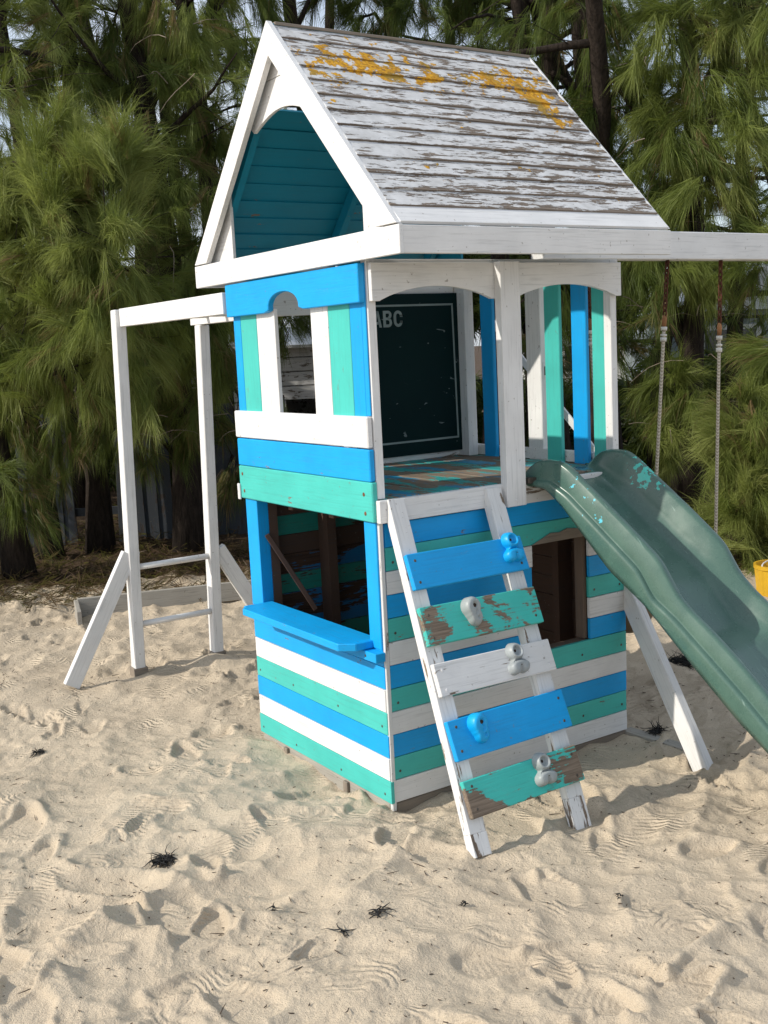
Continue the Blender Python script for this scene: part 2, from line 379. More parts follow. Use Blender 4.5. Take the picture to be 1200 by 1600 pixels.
class MB:
    """several shapes joined into one part"""
    def __init__(s): s.V = []; s.F = []
    def add(s, V, F): k = len(s.V); s.V += [tuple(v) for v in V]; s.F += [tuple(i + k for i in f) for f in F]
    def box(s, lo, hi):
        x0, y0, z0 = lo; x1, y1, z1 = hi
        s.add([(x0, y0, z0), (x1, y0, z0), (x1, y1, z0), (x0, y1, z0), (x0, y0, z1), (x1, y0, z1), (x1, y1, z1), (x0, y1, z1)],
              [(0, 3, 2, 1), (4, 5, 6, 7), (0, 1, 5, 4), (1, 2, 6, 5), (2, 3, 7, 6), (3, 0, 4, 7)])
    def bar(s, a, b, W, T, wdir):
        a = Vector(a); b = Vector(b); d = (b - a); R = frame(d, wdir); M = Matrix.Translation((a + b) / 2) @ R; L = d.length
        V = [M @ Vector((x * L / 2, y * W / 2, z * T / 2)) for x in (-1, 1) for y in (-1, 1) for z in (-1, 1)]
        s.add(V, [(0, 1, 3, 2), (4, 6, 7, 5), (0, 4, 5, 1), (2, 3, 7, 6), (0, 2, 6, 4), (1, 5, 7, 3)])
    def tube(s, pts, rads, n=8, cap=True):
        pts = [Vector(p) for p in pts]
        if not hasattr(rads, '__len__'): rads = [rads] * len(pts)
        V = []; F = []; up = None
        for i, p in enumerate(pts):
            t = (pts[min(i + 1, len(pts) - 1)] - pts[max(i - 1, 0)]).normalized()
            if up is None: up = t.orthogonal().normalized()
            up = (up - t * up.dot(t)).normalized(); bi = t.cross(up)
            for k in range(n):
                a = 2 * math.pi * k / n; V.append(p + (up * math.cos(a) + bi * math.sin(a)) * rads[i])
        for i in range(len(pts) - 1):
            for k in range(n):
                k2 = (k + 1) % n; F.append((i * n + k, i * n + k2, (i + 1) * n + k2, (i + 1) * n + k))
        if cap: F.append(tuple(range(n - 1, -1, -1))); F.append(tuple((len(pts) - 1) * n + k for k in range(n)))
        s.add(V, F)
    def build(s, name, mat, parent=None, smooth=False, bev=0, origin=None):
        V = s.V
        if origin is not None: V = [tuple(Vector(v) - Vector(origin)) for v in V]
        me = mesh(name, V, s.F)
        if bev:
            bm = bmesh.new(); bm.from_mesh(me); bmesh.ops.recalc_face_normals(bm, faces=bm.faces)
            bmesh.ops.bevel(bm, geom=list(bm.edges), offset=bev, segments=1, affect='EDGES'); bm.to_mesh(me); bm.free()
        return link(name, me, mat, parent, Matrix.Translation(Vector(origin)) if origin is not None else None, smooth)

# screws: one little mesh, shared
def disc_mesh(r, h, n=10):
    V = [(r * math.cos(2 * math.pi * k / n), r * math.sin(2 * math.pi * k / n), 0) for k in range(n)]
    V += [(r * .8 * math.cos(2 * math.pi * k / n), r * .8 * math.sin(2 * math.pi * k / n), h) for k in range(n)]
    F = [tuple(range(n, 2 * n))] + [(k, (k + 1) % n, n + (k + 1) % n, n + k) for k in range(n)]
    return mesh('screw', V, F)
SCREWD = disc_mesh(.0055, .0012); SCREWD.materials.append(STEEL)
SCREWR = disc_mesh(.008, .001); SCREWR.materials.append(RUSTW)
SCREWW = disc_mesh(.006, .0015); SCREWW.materials.append(WHITE)
def screw(p, n, parent, me=SCREWD):
    n = Vector(n); M = Matrix.Translation(Vector(p)) @ n.to_track_quat('Z', 'Y').to_matrix().to_4x4()
    return link('screw', me, None, parent, M)

# ================================================================== SAND (one sheet to the horizon)
def vnoise(x, y, seed):
    r = np.random.default_rng(seed).random((256, 256))
    xi = np.floor(x).astype(int); yi = np.floor(y).astype(int); fx = x - xi; fy = y - yi
    fx = fx * fx * (3 - 2 * fx); fy = fy * fy * (3 - 2 * fy)
    a = r[xi & 255, yi & 255]; b = r[(xi + 1) & 255, yi & 255]; c = r[xi & 255, (yi + 1) & 255]; d = r[(xi + 1) & 255, (yi + 1) & 255]
    return (a * (1 - fx) + b * fx) * (1 - fy) + (c * (1 - fx) + d * fx) * fy - .5
def bowls(x, y, cell, seed):
    """overlapping bowls that meet in cusped ridges"""
    r = np.random.default_rng(seed).random((256, 256, 3)); X = x / cell; Y = y / cell; xi = np.floor(X).astype(int); yi = np.floor(Y).astype(int)
    best = np.full(X.shape, 9.0)
    for a in (-1, 0, 1):
        for b in (-1, 0, 1):
            p = r[(xi + a) & 255, (yi + b) & 255]
            d = (xi + a + p[..., 0] - X) ** 2 + (yi + b + p[..., 1] - Y) ** 2 + .30 * p[..., 2]
            best = np.minimum(best, d)
    return best
def sand_base(x, y):
    h = .045 * vnoise(x * 1.1, y * 1.1, 1) + .042 * vnoise(x * 2.7, y * 2.7, 2)
    wx = x + .12 * vnoise(x * 3, y * 3, 8); wy = y + .12 * vnoise(x * 3, y * 3, 9)
    am = np.clip(.75 + 1.3 * vnoise(x * 1.4, y * 1.4, 16), .25, 1.4); c8, s8 = math.cos(.6), math.sin(.6)
    h += am * (.062 * (bowls(wx * c8 + wy * s8, (wy * c8 - wx * s8) * 1.35, .30, 31) - .35) + .040 * (bowls(wx * c8 - wy * s8, (wy * c8 + wx * s8) * 1.5, .135, 32) - .35))
    b = 1 - np.abs(vnoise(wx * 9.5, wy * 9.5, 4)) * 3.6; h += .005 * (np.clip(b, 0, 1) ** 1.5 - .3)
    k_ = np.clip(.55 + 1.6 * vnoise(x * 2.2, y * 2.2, 15), .1, 1.3); h += .008 * vnoise(x * 15, y * 15, 5) + k_ * (.0045 * vnoise(x * 37, y * 37, 6) + .0022 * vnoise(x * 80, y * 80, 7))
    return h
def sand_level(x, y):
    # flatter and lower by the house walls
    z = -.02 + 0 * x
    z = z - .062 * np.exp(-(((x + .02) / .35) ** 2 + ((y - .55) / .55) ** 2))
    z = z - .02 * np.exp(-(((x - .75) / .6) ** 2 + ((y + .10) / .30) ** 2))
    z = z - .03 * np.exp(-(((x - 1.15) / .25) ** 2 + ((y + .5) / .25) ** 2))
    d = (x - CAM.x) * FW[0] + (y - CAM.y) * FW[1]
    return z + .10 * np.clip((d - 7.9) / 3.0, 0, 1) + .03 * np.clip((d - 6) / 4, 0, 1)
# footprints: (x, y, angle, length, width, depth, tread)
prints = []  # scattered over the bowls
pr = np.random.default_rng(21)
for i in range(330):
    d = 1.55 + 7.0 * pr.random() ** 1.25; l = (pr.random() - .5) * (.95 * d + .8)
    x, y = DL(d, l)
    if -.06 < x < 1.3 and -.03 < y < 1.1: continue
    L = pr.uniform(.16, .30)
    prints.append((x, y, pr.uniform(0, 6.28), L, L * pr.uniform(.36, .62), pr.uniform(.007, .024), pr.random() < .26))
def sheet():
    ang = np.concatenate([np.linspace(-180, -30, 40)[:-1], np.linspace(-30, 30, 540), np.linspace(30, 180, 40)[1:-1]])
    r = [.12]
    while r[-1] < 500:
        q = r[-1]
        r.append(q * (1.06 if q < 1.5 else 1.0045 if q < 5.2 else 1.009 if q < 9.5 else 1.05 if q < 30 else 1.25))
    r = np.array(r); a = np.radians(ang)
    A, Rr = np.meshgrid(a, r)
    dx = np.cos(A) * FW[0] + np.sin(A) * RT[0]; dy = np.cos(A) * FW[1] + np.sin(A) * RT[1]
    X = CAM.x + dx * Rr; Y = CAM.y + dy * Rr
    fade = np.clip((14 - Rr) / 4, 0, 1)
    H = sand_base(X, Y) * fade
    x = X.ravel(); y = Y.ravel(); h = H.ravel().copy()
    Rf = Rr.ravel(); order = np.argsort(Rf)
    near = np.where((Rf > 1.2) & (Rf < 10.5) & (np.abs(np.tile(ang, len(r))) < 31))[0]
    xn = x[near]; yn = y[near]; hn = h[near]; key = Rf[near]
    srt = np.argsort(key, kind='stable'); ks = key[srt]
    for (px, py, an, L, W, dep, tr) in prints:
        rc = math.hypot(px - CAM.x, py - CAM.y); R0 = L * .95
        i0, i1 = np.searchsorted(ks, [rc - R0, rc + R0]); idx = srt[i0:i1]
        ddx = xn[idx] - px; ddy = yn[idx] - py; c, s_ = math.cos(an), math.sin(an)
        u = (ddx * c + ddy * s_) / (L / 2); v = (-ddx * s_ + ddy * c) / (W / 2)
        v = v / (1 - .22 * np.sin(u * 2.2) - .18 * np.clip(u, -1, 1) * 0)
        q = np.sqrt(u * u + v * v) + .22 * vnoise(xn[idx] * 14, yn[idx] * 14, 12)
        k = q < 1.9; idx = idx[k]; q = q[k]; u = u[k]; v = v[k]
        if len(idx) < 4: continue
        inside = np.clip((1.06 - q) / .30, 0, 1); inside = inside * inside * (3 - 2 * inside)
        lvl = hn[idx][q < 1].mean() if (q < 1).any() else hn[idx].mean()
        floor = lvl - dep * (1 + .35 * u * 1.0)
        if tr:
            floor = floor + .0026 * np.sin((u * L / 2 / .021 + .5 * np.sin(v * (1 + dep * 60)) + 1.2 * vnoise(xn[idx] * 9, yn[idx] * 9, 13)) * 2 * np.pi) * np.clip(1 - q * .8, 0, 1) * np.clip(.9 + 3 * vnoise(xn[idx] * 8, yn[idx] * 8, 14), 0, 1.2)
        rim = np.exp(-((q - 1.16) / .20) ** 2) * dep * (.62 + .4 * u)
        hn[idx] = hn[idx] * (1 - inside * .88) + floor * inside * .88 + rim * .8
    h[near] = hn
    Z = (h.reshape(H.shape)) + sand_level(X, Y)
    n_r, n_a = X.shape
    V = np.stack([X, Y, Z], -1).reshape(-1, 3)
    i = np.arange(n_r - 1)[:, None] * n_a; j = np.arange(n_a)[None, :]; j2 = (j + 1) % n_a
    a0 = i + j; a1 = i + j2; b0 = a0 + n_a; b1 = a1 + n_a
    F = np.concatenate([np.stack([a0, b0, b1], -1).reshape(-1, 3), np.stack([a0, b1, a1], -1).reshape(-1, 3)])
    c0 = len(V); V = np.concatenate([V, [[CAM.x, CAM.y, -.02]]])
    jj = np.arange(n_a); F = np.concatenate([F, np.stack([np.full(n_a, c0), jj, (jj + 1) % n_a], -1)])
    me = tris_mesh('sand', V, F); me.polygons.foreach_set('use_smooth', np.ones(len(F), bool))
    me.materials.append(SAND)
    o = bpy.data.objects.new('sand', me); COL.objects.link(o)
    tag(o, 'pale beach sand pocked with footprints all over the foreground', kind='structure')
    return X, Y, Z, ang, r
SX, SY, SZ, SANG, SR = sheet()
def gz(x, y):
    """height of the sand sheet"""
    dx, dy = x - CAM.x, y - CAM.y; rr = math.hypot(dx, dy)
    an = math.degrees(math.atan2(dx * RT[0] + dy * RT[1], dx * FW[0] + dy * FW[1]))
    i = int(np.clip(np.searchsorted(SR, rr), 1, len(SR) - 1)); j = int(np.clip(np.searchsorted(SANG, an), 0, len(SANG) - 1))
    return float(SZ[i, j])

# ================================================================== PLAY TOWER
W, D, ZB, B = 1.238, 1.045, -.0225, .089
T = thing('play_tower', (.62, .52, ZB), 'blue, teal and white striped wooden play house with peeling pitched roof, slide and climbing ladder', 'playhouse')
FC = [WHITE, TEAL, BLUE] * 4            # outside colours from the ground up
def zk(k): return ZB + B * k
# -- lower walls. each wall: a stud frame that carries its boards
BT = .016
fw = MB()
for x in (.03, .66, 1.05, W - .10): fw.box((x, BT + .002, ZB - .06), (x + .045, BT + .085, 1.05))
fw.box((.055, BT, ZB - .14), (W + .0, BT + .08, ZB - .005))
fw = fw.build('plank_wall', RAWIN, T)
for k in range(12):
    z0, z1 = zk(k) + .0012, zk(k + 1) - .0012
    m = FC[k]; off = .0225 - .0015 * (11 - k) * .9
    segs = [(off, W)] if not 5 <= k <= 9 else [(off, .72), (1.03, W)]
    for (x0, x1) in segs:
        y = random.uniform(-.0025, .0015)
        if k == 10 :
            # lower edge gnawed bare over the opening
            o = bbox('wall_board', (x0, y - BT / 2, z0), (x1, y + BT / 2, z1), m, fw, .0015)
        else: o = bbox('wall_board', (x0, y - BT / 2, z0), (x1 + random.uniform(-.002, .004), y + BT / 2, z1), m, fw, .0015)
        if k % 3 == 1:
            for xs in (x0 + .03, (.98 if x1 > .98 and k < 5 else None), x1 - .03):
                if xs: screw((xs, y - BT / 2, z0 + .03), (0, -1, 0), fw)
# bare weathered lower edge above the crawl opening
polyboard('worn_edge_strip', [(0, 0), (.30, 0), (.31, .012), (.27, .035), (.19, .045), (.15, .034), (.10, .037), (.05, .018)], .004, (.72, -.0105, zk(10) + .001), (1, 0, 0), (0, 0, 1), GREYW, fw, 0)
# rough frame round the crawl opening
for lo, hi in (((1.012, .010, .424), (1.031, .06, .866)), ((.70, .012, .405), (1.05, .055, .4215)), ((.70, .012, .868), (1.05, .06, .885))):
    bbox('opening_frame', lo, hi, GREYB, fw)
bbox('corner_trim', (-.004, -.012, ZB - .03), (.014, .006, 1.05), WHITEW, fw)
bbox('kickboard', (.02, -.002, ZB - .12), (W, .014, ZB - .004), GREYW, fw, .003)

lw = MB()
for y in (.03, .48, D - .09): lw.box((BT + .002, y, ZB - .08), (BT + .085, y + .045, .56))
lw = lw.build('plank_wall', RAWIN, T)
LC = [TEAL, WHITE, BLUE, TEAL, WHITE, BLUE]
for k in range(6):
    x = random.uniform(-.002, .002); j = random.uniform(-.004, .003)
    bbox('wall_board', (x - BT / 2, -.002 + j - .0015 * (5 - k), zk(k) + .0012), (x + BT / 2, D + .01 - j, zk(k + 1) - .0012), LC[k], lw, .0015)
    if k in (0, 3):
        for y in (.03, .35, .72, D - .02): screw((x - BT / 2, y, zk(k) + .03), (-1, 0, 0), lw)
bbox('wall_board', (-BT / 2, .0, zk(6)), (BT / 2, D, .575), BLUE, lw, .0015)
for (y0, y1) in ((.0, .078), (.945, D + .005)):
    bbox('window_post', (-.012, y0, .575), (.045, y1, 1.07), BLUE, lw)
# grey skid under the wall with dark bolts
bbox('skid_beam', (-.004, .01, ZB - .20), (.05, D, ZB - .006), GREYL, lw, .004)
for y in (.30, .80):
    bbox('skid_bracket', (-.018, y, ZB - .16), (-.004, y + .03, ZB - .008), GREYW, lw)
# counter shelf with clipped front corners and its cleat
sh = polyboard('counter_shelf', [(-.445, -.085), (.425, -.085), (.425, .025), (.39, .077), (-.40, .077), (-.445, .025)], .030, (-.062, .503, .588), (0, 1, 0), (-1, 0, 0), BLUE, T, .003)
bbox('shelf_cleat', (-.052, -.02, .536), (-.009, D + .015, .5705), BLUE, sh, .002)
screw((-.0525, .05, .553), (-1, 0, 0), sh)

# back wall, inside colours show through the openings
bw = MB()
for x in (.04, .335, .86, W - .085): bw.box((x, D - .10, ZB - .06), (x + .045, D - BT - .002, 1.05))
bw = bw.build('plank_wall', RAWIN, T)
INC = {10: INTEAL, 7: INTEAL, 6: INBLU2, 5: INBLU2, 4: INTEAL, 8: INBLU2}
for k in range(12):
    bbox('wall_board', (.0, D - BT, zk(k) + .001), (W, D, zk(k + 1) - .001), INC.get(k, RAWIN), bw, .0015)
rw = MB()
for y in (.05, .30, .70, D - .09): rw.box((W - .10, y, ZB - .06), (W - BT - .002, y + .04, 1.05))
rw = rw.build('plank_wall', RAWIN, T)
for k in range(12):
    bbox('wall_board', (W - BT - random.uniform(0, .005), .012, zk(k) + .0012), (W, D - .02, zk(k + 1) - .0012), RAWIN, rw, .0015)
DARKBAR = simple('dark_stained_bar', (.045, .025, .018), .5)
# stay bar inside the serving window
board('stay_bar', (.02, .93, .90), (.17, .80, .56), .022, .010, (1, 0, 1), DARKBAR, lw)
# -- deck
dk = MB()
for y in (.03, .35, .68, .97): dk.box((.02, y, 1.03), (W - .02, y + .035, 1.112))
dk = dk.build('deck', RAWIN, T)
n = 13; dw = (W - .02) / n
for i in range(n):
    bbox('deck_plank', (.01 + i * dw + .003, .005, 1.113), (.01 + (i + 1) * dw - .003, D - .01, 1.135 + random.uniform(-.002, .002)), [DECKM, DECKB, DECKM][i % 3], dk, .002)
bbox('fascia_board', (-.012, -.036, 1.052), (.60, -.009, 1.135), WHITE, dk)
bbox('fascia_board', (.655, -.034, 1.045), (W, -.009, 1.128), WHITEW, dk)
bbox('kick_rail', (.50, D - .028, 1.137), (W - .08, D - .012, 1.19), WHITEW, dk)
# -- upper window wall (sunlit side)
ww = MB()
ww.box((.014, .03, 1.07), (.05, .065, 1.96)); ww.box((.014, D - .06, 1.07), (.05, D - .02, 1.96))
ww = ww.build('window_wall', WHITE, T)
def pb(z0, z1, m, y0=-.004, y1=D + .02, x=-.014): return bbox('wall_board', (x - .012, y0, z0), (x + .012, y1, z1), m, ww, .004, .0015)
teal_b = pb(1.0555, 1.2005, TEAL, -.012, D + .022)
pb(1.2035, 1.321, BLUE); pb(1.3245, 1.439, WHITE, .0, D + .03)
for y, z in ((.045, 1.155), (.04, 1.085), (D - .01, 1.165), (D - .02, 1.09)): screw((-.0265, y, z), (-1, 0, 0), ww, SCREWR)
bbox('hinge_plate', (-.034, D + .012, 1.05), (-.026, D + .034, 1.12), WHITEW, ww)
for y0, y1, m in ((.028, .109, BLUE), (.110, .262, TEAL), (.264, .393, WHITE), (.687, .845, WHITE), (.847, .994, TEAL), (.996, 1.062, BLUE)):
    bbox('wall_slat', (-.006, y0 + .0015, 1.428), (.012, y1, 1.86), m, ww, .002)
# blue head board with the little arch
yl, yr, zb_, zt_ = D + .022, -.002, 1.842, 1.978
pts = [(-yl, 0), (-.722, 0)]
for k in range(15):
    t = k / 14; a = math.pi * t
    pts.append((-.56 - .125 * math.cos(a), .008 + .068 * math.sin(a) ** .8))
pts += [(-.40, 0), (-yr, 0), (-yr, zt_ - zb_), (-yl, zt_ - zb_)]
polyboard('head_board', pts, .026, (-.021, 0, zb_), (0, -1, 0), (0, 0, 1), BLUE, ww, .003)
# corner posts and front headers
bbox('corner_post', (.0, -.006, 1.137), (.034, .03, 1.99), WHITE, T)
bbox('corner_trim', (-.0075, .0015, 1.44), (-.001, .027, 1.98), BLUE, ww)
bbox('corner_post', (1.190, -.002, 1.13), (1.224, .040, 1.99), WHITE, T)
bbox('corner_post', (W - .075, D - .10, 1.137), (W - .02, D - .012, 1.98), WHITE, T)
bbox('corner_post', (.02, D - .06, 1.137), (.06, D - .01, 1.98), WHITE, T)
bbox('middle_post', (.556, -.068, 1.047), (.652, -.030, 1.979), WHITE, T)
def header(x0, x1, name='arched_header'):
    L = x1 - x0; pts = [(0, 0), (.035, 0)]
    for k in range(13):
        t = k / 12; pts.append((.035 + (L - .07) * t, .05 * math.sin(math.pi * t) ** .75 if 0 < t < 1 else .002))
    pts += [(L - .034, 0), (L, 0), (L, .134), (0, .134)]
    polyboard(name, pts, .02, (x0, -.020, 1.844), (1, 0, 0), (0, 0, 1), WHITE, T, .0015)
header(.004, .575); header(.632, 1.226)
for x, z in ((.02, 1.86), (1.205, 1.865), (1.21, 1.955), (.60, 1.07)): screw((x, -.0305 if x != .60 else -.0685, z), (0, -1, 0), T, SCREWW)
bbox('top_rail', (.02, .0, 1.955), (W, .04, 1.992), WHITE, T)
# -- railing on the swing side
ra = MB(); ra.box((W - .002, .03, 1.137), (W + .03, D - .02, 1.185)); pass
ra = ra.build('railing', WHITEW, T)
bbox('rail', (W - .002, .03, 1.93), (W + .03, D - .02, 1.99), WHITE, ra)
for y0, y1, m in ((.048, .136, TEAL), (.172, .262, BLUE), (.339, .436, TEAL), (.80, .89, BLUE)):
    bbox('baluster', (W - .024, y0, 1.122), (W - .004, y1, 1.985), m, ra, .003)
# -- chalkboard
cb = bbox('chalkboard', (.56, D - .045, 1.165), (1.178, D - .030, 1.925), CHALK, T)
for lo, hi in (((.60, 1.867), (1.136, 1.876)), ((.60, 1.226), (1.144, 1.235)), ):
    bbox('border_line', (lo[0], D - .0465, lo[1]), (hi[0], D - .0455, hi[1]), CHALKL, cb, 0)
board('border_line', (1.1315, D - .046, 1.8665), (1.1395, D - .046, 1.2355), .009, .001, (1, 0, 0), CHALKL, cb, 0)
LET = {'A': [[(0, 0), (.0135, 0), (.0165, .015), (.0285, .015), (.0315, 0), (.045, 0), (.031, .076), (.014, .076)]],
       'C': None, 'B': None}
def letter(polys, x0):
    for p in [polys]: pass
def quadmesh(name, rects, x0, z0):
    mb = MB()
    for r in rects:
        V = [(x0 + a, D - .0465, z0 + b) for a, b in r]; mb.add(V, [tuple(range(len(V)))])
    return mb.build(name, CHALKL, cb)
z0 = 1.773; h = .076
def arc(cx, cz, rx, rz, a0, a1, wx, wz, n=8):
    out = []
    for k in range(n):
        t0 = math.radians(a0 + (a1 - a0) * k / n); t1 = math.radians(a0 + (a1 - a0) * (k + 1) / n)
        p = lambda t, ex, ez: (cx + ex * math.cos(t), cz + ez * math.sin(t))
        out.append([p(t0, rx, rz), p(t1, rx, rz), p(t1, rx - wx, rz - wz), p(t0, rx - wx, rz - wz)])
    return out
quadmesh('letter', [[(0, 0), (.014, 0), (.0285, h), (.0165, h)], [(.0345, 0), (.0485, 0), (.032, h), (.020, h)], [(.013, .014), (.035, .014), (.034, .026), (.015, .026)]], .672, z0)
bx = [[(0, 0), (.015, 0), (.015, h), (0, h)], [(.015, h - .013), (.030, h - .013), (.030, h), (.015, h)], [(.015, .033), (.030, .033), (.030, .045), (.015, .045)], [(.015, 0), (.030, 0), (.030, .013), (.015, .013)]]
bx += arc(.029, .0565, .019, .0195, -90, 90, .014, .0125) + arc(.029, .0215, .020, .0215, -90, 90, .014, .0125)
quadmesh('letter', bx, .729, z0)
cx_ = arc(.026, .050, .025, .026, 0, 180, .0145, .0135) + arc(.026, .026, .025, .026, 180, 360, .0145, .0135) + [[(.001, .026), (.0155, .026), (.0155, .050), (.001, .050)], [(.0365, .019), (.051, .019), (.051, .028), (.0365, .028)], [(.0365, .046), (.051, .046), (.051, .055), (.0365, .055)]]
quadmesh('letter', cx_, .787, z0)
bbox('back_rail', (.50, D - .028, 1.905), (W - .08, D - .010, 1.985), WHITE, T)
bbox('back_header', (.02, D + .0, 1.842), (.66, D + .03, 1.955), WHITE, T)
bbox('back_post', (.50, D - .055, 1.137), (.545, D - .01, 1.95), WHITE, T)

# -- roof
EY, ZE0, ZE1, ZR, YC = .2818, 1.985, 2.077, 2.9037, .5225
sl_v = Vector((0, YC + EY - .012, ZR - 2.082)); SLP = sl_v.length; su = sl_v.normalized()      # up the front slope
nf = Vector((0, -su.z, su.y))
rf = MB()
for x in (.02, .60, W - .06):
    rf.bar((x, YC - .02, ZR - .055), (x, -.20, 2.10), .03, .05, (1, 0, 0)); rf.bar((x, YC + .02, ZR - .055), (x, D + .20, 2.10), .03, .05, (1, 0, 0))
rf.box((.0, D - .03, 1.993), (W, D + .01, 2.03))
rf = rf.build('roof', SHADEBLUE, T)
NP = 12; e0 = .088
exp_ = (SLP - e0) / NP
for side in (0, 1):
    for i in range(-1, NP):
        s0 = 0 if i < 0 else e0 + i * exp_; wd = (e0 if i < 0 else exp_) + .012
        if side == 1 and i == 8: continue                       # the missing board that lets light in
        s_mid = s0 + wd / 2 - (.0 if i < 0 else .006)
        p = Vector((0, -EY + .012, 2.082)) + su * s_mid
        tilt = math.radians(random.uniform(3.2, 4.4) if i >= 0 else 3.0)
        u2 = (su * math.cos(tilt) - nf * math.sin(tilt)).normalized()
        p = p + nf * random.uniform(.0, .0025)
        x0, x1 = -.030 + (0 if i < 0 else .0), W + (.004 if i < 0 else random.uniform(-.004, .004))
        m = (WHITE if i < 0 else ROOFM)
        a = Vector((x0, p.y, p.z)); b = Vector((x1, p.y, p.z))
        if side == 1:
            a.y = D - a.y; b.y = D - b.y; u2 = Vector((0, -u2.y, u2.z)); m = SHADEBLUE
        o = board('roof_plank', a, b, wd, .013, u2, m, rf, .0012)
        if i >= 0: o.rotation_euler = (o.matrix_basis.to_euler().x, o.matrix_basis.to_euler().y, o.matrix_basis.to_euler().z)
# ridge cap strip
board('ridge_cap', (-.02, YC, ZR + .004), (W + .004, YC, ZR + .004), .03, .012, (0, 1, 0), GREYW, rf, .002)
bbox('eave_board', (-.028, -EY - .001, ZE0), (W + .006, -EY + .019, ZE1), WHITE, rf, .002)
bbox('eave_board', (-.028, D + EY - .019, ZE0), (W + .006, D + EY + .001, ZE1), WHITE, rf, .002)
# gables: bottom board, two rakes, face panels
for gx, side in ((-.0446, -1), (W + .002, 1)):
    if side == -1:
        bbox('gable_board', (gx, -EY - .004, ZE0 - .001), (gx + .017, D + EY + .010, ZE1 + .002), WHITE, rf, .002)
    for sy in (-1, 1):
        foot = Vector((gx + .009, YC + sy * (YC + EY - .004), ZE1 + .006)); top = Vector((gx + .009, YC, ZR + .014))
        # rake as a polygon: plumb cut at the ridge, level cut at the eave
        hw = .088; sl_ = (top.z - foot.z) / abs(foot.y - YC); dz = hw * math.sqrt(1 + sl_ * sl_)
        Wd = abs(foot.y - YC)
        P = [(0, top.z), (Wd, foot.z), (Wd - (dz / sl_), foot.z), (0, top.z - dz)]
        P = [(sy * a, b) for a, b in P]
        if sy > 0: P = P[::-1]
        if side == -1:
            polyboard('rake_board', P, .024, (gx + .006, YC, 0), (0, 1, 0), (0, 0, 1), WHITE, rf, .0015)
        else:
            P2 = [(sy * 0, top.z), (sy * Wd, foot.z), (sy * (Wd - .03), foot.z), (0, top.z - .04)]
            polyboard('rake_board', P2 if sy < 0 else P2[::-1], .012, (gx, YC, 0), (0, 1, 0), (0, 0, 1), WHITE, rf, .001)
    # face panels behind the rakes: top piece with arch, a seam, two corner triangles
    def zr_at(y): return ZR - .035 - abs(y - YC) * (ZR - 2.082) / (YC + EY - .012)
    px = gx + (.046 if side < 0 else -.018)
    m = WHITE if side < 0 else SHADEBLUE
    arcp = [(.30 + .46 * k / 10, 2.552 + .055 * math.sin(math.pi * k / 10)) for k in range(11)]
    arcp = [(y, min(z, zr_at(y) - .001)) for y, z in arcp]
    lo_ = [(YC - .136, zr_at(YC - .136))] ; zs = 2.722
    yw = (ZR - .035 - zs) / ((ZR - 2.082) / (YC + EY - .012))
    polyboard('gable_panel', [(arcp[0][0] - YC - .04, zr_at(arcp[0][0] - .04))] + [(y - YC, z) for y, z in arcp] + [(arcp[-1][0] - YC + .04, zr_at(arcp[-1][0] + .04)), (yw, zs), (-yw, zs)], .014, (px, YC, 0), (0, 1, 0), (0, 0, 1), m, rf, .001)
    polyboard('gable_panel', [(-yw + .002, zs + .003), (yw - .002, zs + .003), (0, ZR - .037)], .014, (px, YC, 0), (0, 1, 0), (0, 0, 1), m, rf, .001)
    for y0, y1 in ((-.012, -.235), (1.022, D + .235)):
        polyboard('gable_panel', sorted([(y0 - YC, 2.079), (y1 - YC, 2.079), (y0 - YC, zr_at(y0))], key=lambda q: 0) if y0 > .5 else [(y1 - YC, 2.079), (y0 - YC, 2.079), (y0 - YC, zr_at(y0))], .014, (px, YC, 0), (0, 1, 0), (0, 0, 1), m, rf, .001)

# -- climbing ladder
LP = Vector((0, -.05, 1.13)); ld = Vector((0, -.52, -1.18)).normalized(); ln_ = Vector((0, ld.z, -ld.y))       # outward normal
def lp(x, s, o=0): return LP + Vector((x - .045 * s, 0, 0)) + ld * s + ln_ * o
def rail(x0, x1, s0, s1, name='ladder_rail'):
    return board(name, lp((x0 + x1) / 2, s0, -.024), lp((x0 + x1) / 2, s1, -.024), x1 - x0, .042, (1, 0, 0), WHITEW, T)
WORN = painted('bare_rail_end_paint', (.74, .74, .73), .36, dirt=.4, patch=5, streak=(.7, 5, 5), wood=(.19, .145, .11))
lad = rail(.020, .090, -.01, 1.185, 'climbing_ladder')
lad['label'] = 'leaning ladder of two white rails and five painted climbing boards'
board('ladder_rail', lp(.505, .0, -.024), lp(.505, 1.18, -.024), .072, .042, (1, 0, 0), WHITEW, lad)
board('worn_rail_end', lp(.055, 1.185, -.024), lp(.055, 1.262, -.024), .071, .0425, (1, 0, 0), WORN, lad)
board('worn_rail_end', lp(.505, 1.18, -.024), lp(.505, 1.30, -.024), .0725, .0425, (1, 0, 0), WORN, lad)
